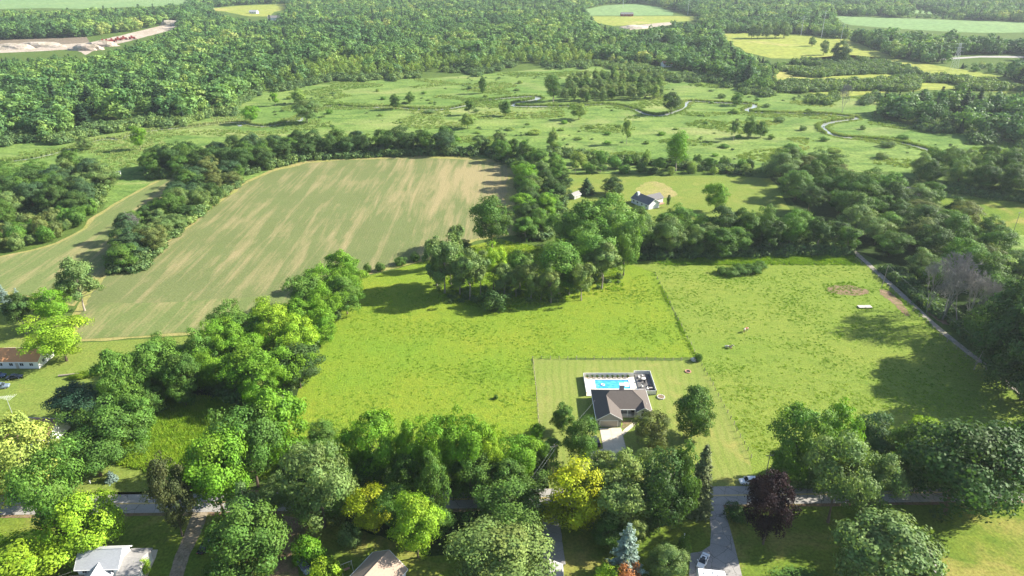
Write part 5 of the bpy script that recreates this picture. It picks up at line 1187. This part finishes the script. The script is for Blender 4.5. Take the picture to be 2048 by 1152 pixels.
# ------------------------------------------------------------------ vehicles
def loft(secs):
    b = MB(); n = len(secs[0])
    for i, s in enumerate(secs):
        b.v += s
        if i: b.f += [((i-1)*n+k, (i-1)*n+(k+1) % n, i*n+(k+1) % n, i*n+k) for k in range(n)]
    b.f += [tuple(range(n)), tuple(range(len(b.v)-1, len(b.v)-n-1, -1))]; return b
def car(name, label, loc, rz, paint, kind='suv', group=None):
    L, W, Hh = {'suv': (4.7, 1.88, 1.70), 'sedan': (4.8, 1.84, 1.45), 'pickup': (5.6, 1.95, 1.80)}[kind]
    t = thing(name, label, 'truck' if kind == 'pickup' else 'car', loc, rz, group); h = L/2; belt = Hh*.60
    def sec(x, zb, zt, hw): return [(x, -hw*.9, zb), (x, -hw, zb+.18), (x, -hw, zt-.2), (x, -hw*.88, zt), (x, hw*.88, zt), (x, hw, zt-.2), (x, hw, zb+.18), (x, hw*.9, zb)]
    hw = W/2; hood = belt-.06
    body = [sec(-h, .42, belt*.86, hw*.86), sec(-h+.12, .3, belt*.98, hw*.95), sec(-h*.5, .27, belt, hw), sec(h*.35, .27, belt, hw), sec(h*.45, .27, hood, hw), sec(h-.25, .28, hood*.9, hw*.93), sec(h, .38, hood*.74, hw*.78)]
    bo = loft(body).build('body', M[paint], t)
    for q in bo.data.polygons: q.use_smooth = False
    def cs(x, z, w0): return [(x, -w0, z), (x, w0, z)]
    if kind == 'suv': prof = [(-h+.15, belt-.02, .9), (-h+.42, Hh-.06, .72), (h*.1, Hh-.05, .74), (h*.44, belt-.02, .88)]
    elif kind == 'sedan': prof = [(-h+.75, belt-.02, .88), (-h*.32, Hh-.06, .70), (h*.08, Hh-.05, .72), (h*.46, belt-.02, .86)]
    else: prof = [(-h*.10, belt-.02, .90), (-h*.03, Hh-.06, .76), (h*.28, Hh-.05, .76), (h*.52, belt-.02, .88)]
    (x0, z0, w0), (x1, z1, w1), (x2, z2, w2), (x3, z3, w3) = prof
    g_ = MB(); hwv = lambda k: hw*k
    g_.add([(x0, -hwv(w0), z0), (x0, hwv(w0), z0), (x3, hwv(w3), z3), (x3, -hwv(w3), z3), (x1, -hwv(w1), z1), (x1, hwv(w1), z1), (x2, hwv(w2), z2), (x2, -hwv(w2), z2)],
           [(0, 1, 2, 3), (4, 5, 6, 7), (0, 1, 5, 4), (1, 2, 6, 5), (2, 3, 7, 6), (3, 0, 4, 7)])
    g_.build('windows', M['glass'], t)
    r = MB(); r.slab([(x1-.03, -hwv(w1)-.02, z1+.07), (x1-.03, hwv(w1)+.02, z1+.07), (x2+.03, hwv(w2)+.02, z2+.06), (x2+.03, -hwv(w2)-.02, z2+.06)], .1); rf = r.build('roof', M[paint], t)
    for s in (-1, 1):
        p_ = MB()
        p_.tube((x0, s*hwv(w0), z0), (x1, s*hwv(w1), z1), .05, None, 4); p_.tube((x3, s*hwv(w3), z3), (x2, s*hwv(w2), z2), .045, None, 4)
        xm = (x1+x2)/2; p_.tube((xm-.1, s*hwv(.9), belt), (xm, s*hwv(.745), z1), .05, None, 4); p_.build('pillar', M[paint], t)
    if kind == 'sedan':
        MB().box(-.45, .25, -.38, .38, z1+.072, z1+.085).build('sunroof', M['glass'], rf)
    if kind == 'pickup':
        MB().box(-h+.12, -h*.14, -hw*.82, hw*.82, belt-.01, belt+.012).build('bed', M['dark'], t)
        for s in (-1, 1): MB().box(-h+.05, -h*.12, s*hw*.9-.05, s*hw*.9+.05, belt-.02, belt+.08).build('bed_rail', M[paint], t)
    for sx in (-h*.62, h*.62):
        for s in (-1, 1):
            w = MB(); w.tube((sx, s*hw-.22*(s > 0)-.0*(s < 0), .34), (sx, s*hw+.22*(s < 0), .34), .34, None, 14); ty = w.build('wheel', M['tyre'], t)
            w = MB(); w.tube((sx, s*(hw-.02), .34), (sx, s*(hw+.012), .34), .2, None, 10); w.build('rim', M['rim'], ty)
    for s in (-1, 1):
        MB().box(h-.14, h-.005, s*hw*.62-.14, s*hw*.62+.14, hood*.66, hood*.80).build('headlight', M['lamp'], t)
        MB().box(-h-.008, -h+.1, s*hw*.66-.12, s*hw*.66+.12, belt*.62, belt*.84).build('tail_light', M['tail'], t)
        MB().box(x3-.35, x3-.12, s*(hw+.12)-.1, s*(hw+.12)+.1, belt+.02, belt+.2).build('mirror', M[paint], t)
    return t
ry = lambda x: road_y(x)
car('parked_car', 'white SUV parked on the grass verge beside the road', (61.6, ry(61.6)+4.5, .1), math.pi+.02, 'pwhite', 'suv')
car('parked_truck', 'dark blue pickup parked on the verge behind the purple maple', (70.2, ry(70.2)+4.6, .1), math.pi+.02, 'pblue', 'pickup')
car('parked_car', 'black SUV beside the concrete driveway of the grey house', (23.6, 156.2, .15), math.pi/2+.15, 'pblack', 'suv')
car('parked_car', 'white sedan with dark sunroof parked on the cracked driveway', (43.3, 113.9, .13), math.radians(238), 'pwhite', 'sedan')
car('parked_car', 'blue-grey car parked on the dirt yard beside the shrub', (-46.6, 112.2, .12), math.radians(-50), 'pgrey', 'sedan')
car('parked_car', 'dark car in deep shade beside the dirt drive', (-71.2, 118.2, .1), math.radians(80), 'pblack', 'sedan')
car('parked_car', 'black car parked in front of the orange-roofed farmhouse', (-161.5, 189.2, .1), math.radians(15), 'pblack', 'sedan')
car('parked_truck', 'grey-blue pickup parked on the farm lawn near the farmhouse', (-162.5, 183.4, .1), math.radians(20), 'pgrey', 'pickup')
car('parked_car', 'dark car beside the black one at the farmhouse', (-167.3, 189.8, .1), math.radians(10), 'pblue', 'suv')
M['pred'] = carpaint('dark_red_paint', (.16, .03, .035))
car('parked_car', 'dark red car parked behind the bright hedgerow', (-113.2, 203.5, .1), math.radians(12), 'pred', 'sedan')
t = thing('camper_trailer', 'white camper trailer with roof vents parked on the cracked driveway', 'trailer', (43.6, 108.4, .13), math.radians(-8))
b = MB(); b.prism([(-3.0, .5), (2.8, .5), (3.1, 1.1), (3.0, 2.3), (2.6, 2.6), (-2.8, 2.6), (-3.0, 2.4)], -1.15, 1.15, 'y'); b.build('body', M['pwhite'], t)
for x, y in ((-1.4, 0), (.6, .3), (1.6, -.3)):
    MB().box(x-.35, x+.35, y-.3, y+.3, 2.602, 2.72).build('roof_vent', M['vinyl'], t)
for s in (-1, 1):
    for x in (-.9, -.1): w = MB(); w.tube((x, s*1.0, .36), (x, s*1.18, .36), .36, None, 12); w.build('wheel', M['tyre'], t)
    MB().box(-2.2, -1.0, s*1.15-.02, s*1.15+.02, 1.4, 2.0).build('window', M['glass'], t)
b = MB(); b.tube((3.0, .5, .5), (4.2, 0, .5), .05).tube((3.0, -.5, .5), (4.2, 0, .5), .05); b.build('drawbar', M['dark'], t)
# ------------------------------------------------------------------ poles, antenna, small yard things
def utility_pole(label, x, y, h, arm=True, rz=0.0, lean=0.0):
    t = thing('utility_pole', label, 'pole', (x, y, .1), rz); b = MB(); b.tube((0, 0, -.3), (lean, 0, h), .14, .09, 8); b.build('pole', M['pole'], t)
    if arm:
        MB().box(lean-1.1, lean+1.1, -.06, .06, h-.7, h-.55).build('crossarm', M['pole'], t)
        for s in (-1, -.5, .5, 1):
            b = MB(); b.tube((lean+s, 0, h-.55), (lean+s, 0, h-.35), .05, .04, 6); b.build('insulator', M['steel'], t)
    return t
utility_pole('wooden utility pole on the pasture side of the gravel lane by the dirt patch', 152.5, 256.8, 10, False, 0, .5)
utility_pole('leaning wooden utility pole at the shaded part of the gravel lane', 153.0, 194.3, 9.5, False, 0, 1.3)
utility_pole('wooden utility pole with crossarm in the side pasture beyond the wood', 244.6, 315.4, 12, True, .5)
utility_pole('wooden utility pole at the corner of the yard lawn', 10.9, 143.2, 10, True, .3)
utility_pole('wooden utility pole behind the purple maple on the verge', 66.2, 140.8, 9, True, .1)
def cable(label, a, b, sag=.6, r=.010, group=None):
    A, B = Vector(a), Vector(b); m = MB(); n = 10
    P = [A.lerp(B, i/n)-Vector((0, 0, sag*4*(i/n)*(1-i/n))) for i in range(n+1)]
    for i in range(n): m.tube(P[i], P[i+1], r, None, 4)
    return tag(m.build('power_cable', M['steel'], None), label, 'cable', group)
cable('service cable from the yard pole to the grey house', (10.9, 143.2, 10), (24.9, 172.0, 3.6), .5)
cable('cable crossing the road from the yard pole', (10.9, 143.2, 9.7), (1.5, 126.5, 8.5), .3)
cable('second cable crossing the road from the yard pole', (11.6, 143.3, 9.4), (2.2, 126.5, 8.2), .3)
cable('cable strung between the two poles of the gravel lane', (153.0, 256.8, 10), (154.3, 194.3, 9.4), .8)
cable('cable over the lawn beside the white two-part house', (-94, 108.5, 4.2), (-100.5, 104, 5), .2)
t = thing('tv_antenna', 'many-armed television antenna on a thin mast beside the cottage', 'antenna', (-140.6, 159.5, .1))
b = MB(); b.tube((0, 0, 0), (0, 0, 13.5), .07, .05, 6); b.build('mast', M['steel'], t)
b = MB(); b.tube((-2.0, 0, 13.3), (2.0, .4, 13.3), .04, None, 5); b.build('boom', M['steel'], t)
for i in range(9):
    x = -1.9+i*.46; l = .55+.12*i; b = MB(); b.tube((x, -l, 13.34), (x+.25, l, 13.34), .016, None, 4); b.build('element', M['white'], t)
def steel_pole(label, x, y, h):
    t = thing('transmission_pole', label, 'pole', (x, y, 0)); b = MB(); b.tube((0, 0, 0), (0, 0, h), .42, .22, 10); b.build('pole', M['steel'], t)
    for k in (.80, .88, .96): b = MB(); b.tube((-3.2, 0, h*k), (3.2, 0, h*k), .13, None, 5); b.build('arm', M['steel'], t)
steel_pole('tall pale steel transmission pole in the far meadow', 491, 1162, 41)
steel_pole('shorter steel transmission pole at the hedge of the far meadow', 473, 1200, 30)
steel_pole('steel transmission pole at the end of the meadow by the trees', 504, 1120, 26)
steel_pole('steel transmission pole at the far blue-green field', 268, 1800, 40)
steel_pole('steel transmission pole beside the far wood edge', 379, 1600, 34)
t = thing('lattice_tower', 'steel lattice transmission tower beside the scrubby yellow meadow', 'tower', (514, 835, 0))
H_ = 30
for sx in (-1, 1):
    for sy in (-1, 1): b = MB(); b.tube((sx*3, sy*3, 0), (sx*.7, sy*.7, H_), .13, .10, 5); b.build('leg', M['steel'], t)
br = MB()
for k in range(7):
    z0, z1 = H_*k/7, H_*(k+1)/7; r0, r1 = 3-2.3*k/7, 3-2.3*(k+1)/7
    for a, c in (((-1, -1), (1, -1)), ((1, -1), (1, 1)), ((1, 1), (-1, 1)), ((-1, 1), (-1, -1))):
        br.tube((a[0]*r0, a[1]*r0, z0), (c[0]*r1, c[1]*r1, z1), .055, None, 4).tube((c[0]*r0, c[1]*r0, z0), (a[0]*r1, a[1]*r1, z1), .055, None, 4)
br.build('brace', M['steel'], t)
for z in (21, 25, 29): b = MB(); b.tube((-5, 0, z), (5, 0, z), .18, None, 4); b.build('arm', M['steel'], t)
# fire pit, boulders, board platform, marker post, swing, blind
t = thing('fire_pit', 'ring of reddish stones on the yard lawn', 'fire pit', tuple(G(1376, 744))[:2]+(.12,))
for i in range(11):
    a = 2*math.pi*i/11; MB().box(-.26, .26, -.16, .16, 0, .28, Matrix.Translation((.85*math.cos(a), .85*math.sin(a), 0)) @ Matrix.Rotation(a+1.57, 4, 'Z')).build('stone', M['redstone'], t)
MB().prism([(.66*math.cos(i*.6), .66*math.sin(i*.6)) for i in range(10)], 0, .06, 'z').build('ash', M['dark'], t)
def rock(name, label, cat, loc, r, mat, seed, flat=.7, group=None):
    bm = bmesh.new(); bmesh.ops.create_icosphere(bm, subdivisions=3, radius=1)
    for v in bm.verts:
        k = 1+.28*noise.noise(v.co*1.3+Vector((seed, 0, 0)))+.1*noise.noise(v.co*3+Vector((seed, 2, 0))); v.co = Vector((v.co.x*r[0]*k, v.co.y*r[1]*k, max(-.15, v.co.z*r[2]*k)))
    m = bpy.data.meshes.new(name); bm.to_mesh(m); bm.free(); m.materials.append(mat)
    o = link(bpy.data.objects.new(name, m)); o.location = loc; return tag(o, label, cat, group)
q = G(1388, 721); rock('boulder', 'pale rounded boulder at the corner of the yard fence', 'boulder', (q.x, q.y, .1), (1.1, .9, 1.15), M['stone'], 3)
t = thing('board_platform', 'low weathered board platform lying in the grazed pasture', 'platform', tuple(G(1729, 615))[:2]+(.1,), .05)
for i in range(7): MB().box(-2.6, -.08, -1.05+i*.3, -.79+i*.3, .35, .45).build('plank', M['palewood'], t)
for i in range(7): MB().box(.08, 2.6, -1.05+i*.3, -.79+i*.3, .32, .42).build('plank', M['palewood'], t)
for x in (-2.4, -.3, .3, 2.4): MB().box(x-.1, x+.1, -1.05, 1.05, .0, .318).build('skid', M['wood'], t)
for x, y, z, l in ((1836, 586, 1.4, 'grey stack of posts beside the gravel lane'),):
    pass
t = thing('marker_post', 'short white marker post on the roadside lawn', 'post', tuple(G(181, 968))[:2]+(.1,)); MB().box(-.1, .1, -.1, .1, 0, 1.0).build('post', M['white'], t); MB().box(-.13, .13, -.13, .13, 1.0, 1.06).build('cap', M['white'], t)
t = thing('lamp_post', 'thin white lamp post beside the driveway lawn', 'post', tuple(G(1367, 1085))[:2]+(.1,)); b = MB(); b.tube((0, 0, 0), (0, 0, 2.3), .06, .05, 6); b.build('pole', M['white'], t); b = MB(); b.tube((0, 0, 2.3), (0, 0, 2.65), .12, .16, 6); b.build('lantern', M['vinyl'], t)
q = G(694, 1142); t = thing('swing_set', 'pale wooden A-frame swing beside the tan-roofed house', 'swing', (q.x, q.y, .1), .5)
for x in (-1.2, 1.2):
    for s in (-1, 1): b = MB(); b.tube((x, s*1.1, 0), (x, 0, 2.4), .07); b.build('leg', M['palewood'], t)
b = MB(); b.tube((-1.4, 0, 2.4), (1.4, 0, 2.4), .07); b.build('beam', M['palewood'], t)
MB().box(-.7, .7, -.3, .3, .5, .58).build('seat', M['redstone'], t)
for x in (-.65, .65): b = MB(); b.tube((x, 0, .58), (x, 0, 2.4), .02, None, 4); b.build('chain', M['steel'], t)
t = thing('hunting_blind', 'white raised hunting blind on stilts at the end of the strip field', 'blind', tuple(G(240, 358))[:2]+(.05,), .3)
for sx in (-1, 1):
    for sy in (-1, 1): b = MB(); b.tube((sx*1.1, sy*1.1, 0), (sx*.9, sy*.9, 2.6), .09); b.build('leg', M['wood'], t)
MB().box(-1.1, 1.1, -1.1, 1.1, 2.6, 4.3).build('cabin', M['white'], t); MB().slab([(-1.4, -1.4, 4.45), (1.4, -1.4, 4.45), (1.4, 1.4, 4.6), (-1.4, 1.4, 4.6)], .12).build('roof', M['sh_grey'], t); MB().box(-.6, .6, -1.12, -1.0, 3.4, 3.8).build('window', M['glass'], t)
t = thing('fallen_tree', 'fallen tree lying across the farm lawn with yellow-green leaves', 'tree', tuple(G(150, 752))[:2]+(.1,), .12)
b = MB(); b.tube((-5, 0, .4), (2, .5, .5), .32, .22, 7).tube((2, .5, .5), (8, 1.6, .9), .2, .06, 6).tube((0, .2, .4), (3.5, -1.8, .9), .12, .04, 5); b.build('trunk', M['palebark'], t)
for i, (x, y, s) in enumerate([(2.0, -1.8, .8), (4.4, -1.0, .9), (6.2, -.2, .75), (0, -1.6, .6)]):
    ob = link(bpy.data.objects.new('foliage', SPEC['shrub'][i % 4][3]), t); ob.location = (x, y, 0); ob.scale = (s, s*.8, s*.6); ob.color = (*COLR['yg'], 1)
# quarry stock and machines
for i, (x, y, r_) in enumerate([(30, 97, (34, 16, 7)), (75, 94, (40, 14, 8)), (172, 100, (22, 10, 8)), (205, 92, (26, 12, 7)), (345, 50, (26, 14, 9)), (1268, 56, (26, 16, 5))]):
    q = G(x, y); rock('gravel_pile', 'pale gravel stockpile in the quarry yard beyond the woodland', 'gravel pile', (q.x, q.y, 0), r_, M['quarry'], i*2.3, .7, 'gravel stockpiles in the quarry yard')
for i in range(6):
    q = G(206+i*11+trnd.uniform(-4, 4), 87-i*1.6+trnd.uniform(-1, 1)); t = thing('loader', 'red machine in the row parked in the quarry yard', 'machine', (q.x, q.y, .1), .5, 'red machines in the quarry yard')
    MB().box(-4.5, 4.5, -2, 2, 1.2, 3.6).build('body', M['redm'], t); MB().box(-1.5, 1.2, -1.6, 1.6, 3.6, 5.6).build('cab', M['redm'], t)
    for sx in (-3, 3):
        for s in (-1, 1): b = MB(); b.tube((sx, s*1.5, 1.2), (sx, s*2.3, 1.2), 1.2, None, 10); b.build('wheel', M['tyre'], t)
    MB().slab([(4.5, -2.2, 2.2), (6.4, -2.2, 1.2), (6.4, 2.2, 1.2), (4.5, 2.2, 2.2)], .9).build('bucket', M['redm'], t)
# ------------------------------------------------------------------ horses
def pinto(name, a, b, sc):
    t = NT(name, .7, .25); co = t.n.new('ShaderNodeTexCoord')
    t.color(t.mix(t.ramp(t.noise(co.outputs['Object'], sc, 2), [(.47, 0.), (.53, 1.)]), a, b)); return t.m
def horse(label, x, y, rz, mat, lying=False):
    t = thing('horse', label, 'horse', (x, y, .1), rz); t.scale = (1.2,)*3
    V, E, R_ = [], [], []
    def ch(pts, parent=None):
        k = parent
        for (p, r) in pts:
            V.append(p); R_.append(r); i = len(V)-1
            if k is not None: E.append((k, i))
            k = i
        return k
    zb = 1.18 if not lying else .48
    ch([((0, 0, zb), (.29, .33)), ((.38, 0, zb+.02), (.28, .33)), ((.68, 0, zb+.1), (.22, .27))])                 # trunk to chest 0..2
    ch([((-.38, 0, zb+.03), (.28, .30)), ((-.72, 0, zb+.08), (.26, .27))], 0)                                     # rump 3, 4
    if lying: ch([((.95, 0, zb+.42), (.13, .17)), ((1.18, 0, zb+.72), (.10, .13)), ((1.42, .05, zb+.62), (.09, .10)), ((1.66, .08, zb+.44), (.06, .06))], 2)
    else: ch([((1.0, 0, 1.0), (.13, .18)), ((1.28, 0, .66), (.10, .13)), ((1.38, 0, .42), (.09, .10)), ((1.5, 0, .14), (.06, .065))], 2)
    ch([((-.98, 0, zb+.02), (.06, .06)), ((-1.05, 0, max(.1, zb-.55)), (.05, .05))], 4)
    for s in (-1, 1):
        if lying:
            ch([((.7, s*.22, .28), (.10, .10)), ((1.1, s*.26, .16), (.07, .07)), ((.8, s*.34, .1), (.05, .05))], 2); ch([((-.6, s*.28, .26), (.13, .13)), ((-.1, s*.42, .18), (.09, .09)), ((-.5, s*.5, .1), (.05, .05))], 4)
        else:
            ch([((.66, s*.15, .86), (.10, .11)), ((.66+s*.06, s*.15, .50), (.065, .065)), ((.64+s*.1, s*.15, .1), (.05, .05)), ((.68+s*.1, s*.15, .02), (.06, .07))], 2)
            ch([((-.68, s*.16, .86), (.13, .14)), ((-.82-s*.06, s*.16, .52), (.07, .07)), ((-.76-s*.06, s*.16, .1), (.05, .05)), ((-.72-s*.06, s*.16, .02), (.06, .07))], 4)
    m = bpy.data.meshes.new('body'); m.from_pydata(V, E, []); m.update()
    o = link(bpy.data.objects.new('body', m), t); m.materials.append(mat)
    o.modifiers.new('skin', 'SKIN'); m.skin_vertices[0].data[0].use_root = True
    for i, r in enumerate(R_): m.skin_vertices[0].data[i].radius = r
    o.modifiers.new('sub', 'SUBSURF').levels = 1; o.modifiers['sub'].render_levels = 1
    mane = MB(); P = [Vector(V[2]), Vector(V[5]), Vector(V[6])]
    for i in range(2): mane.tube(P[i]+Vector((-.06, 0, .2)), P[i+1]+Vector((-.06, 0, .14)), .06, .05, 5)
    mane.build('mane', M['dark'] if not lying else M['white'], t); return t
q = G(1491, 664); horse('chestnut and white horse grazing in the pasture', q.x, q.y, math.radians(35), pinto('chestnut_coat', (.24, .075, .03), (.62, .55, .48), 1.1))
q = G(1456, 696); horse('pale pinto horse lying down in the pasture', q.x, q.y, math.radians(-25), pinto('pinto_coat', (.62, .58, .54), (.26, .11, .06), .9), True)
# ------------------------------------------------------------------ haze
b = MB(); b.box(-2700, 2700, -80, 3500, -1, 127); hz = b.build('haze', None); hz['kind'] = 'stuff'
hm = bpy.data.materials.new('haze_air'); hm.use_nodes = True; hn = hm.node_tree
hn.nodes.remove(hn.nodes['Principled BSDF']); pv = hn.nodes.new('ShaderNodeVolumePrincipled')
pv.inputs['Color'].default_value = (.80, .90, 1.0, 1); pv.inputs['Density'].default_value = HAZE; pv.inputs['Anisotropy'].default_value = .2
hn.links.new(pv.outputs[0], hn.nodes['Material Output'].inputs['Volume']); hz.data.materials.append(hm)
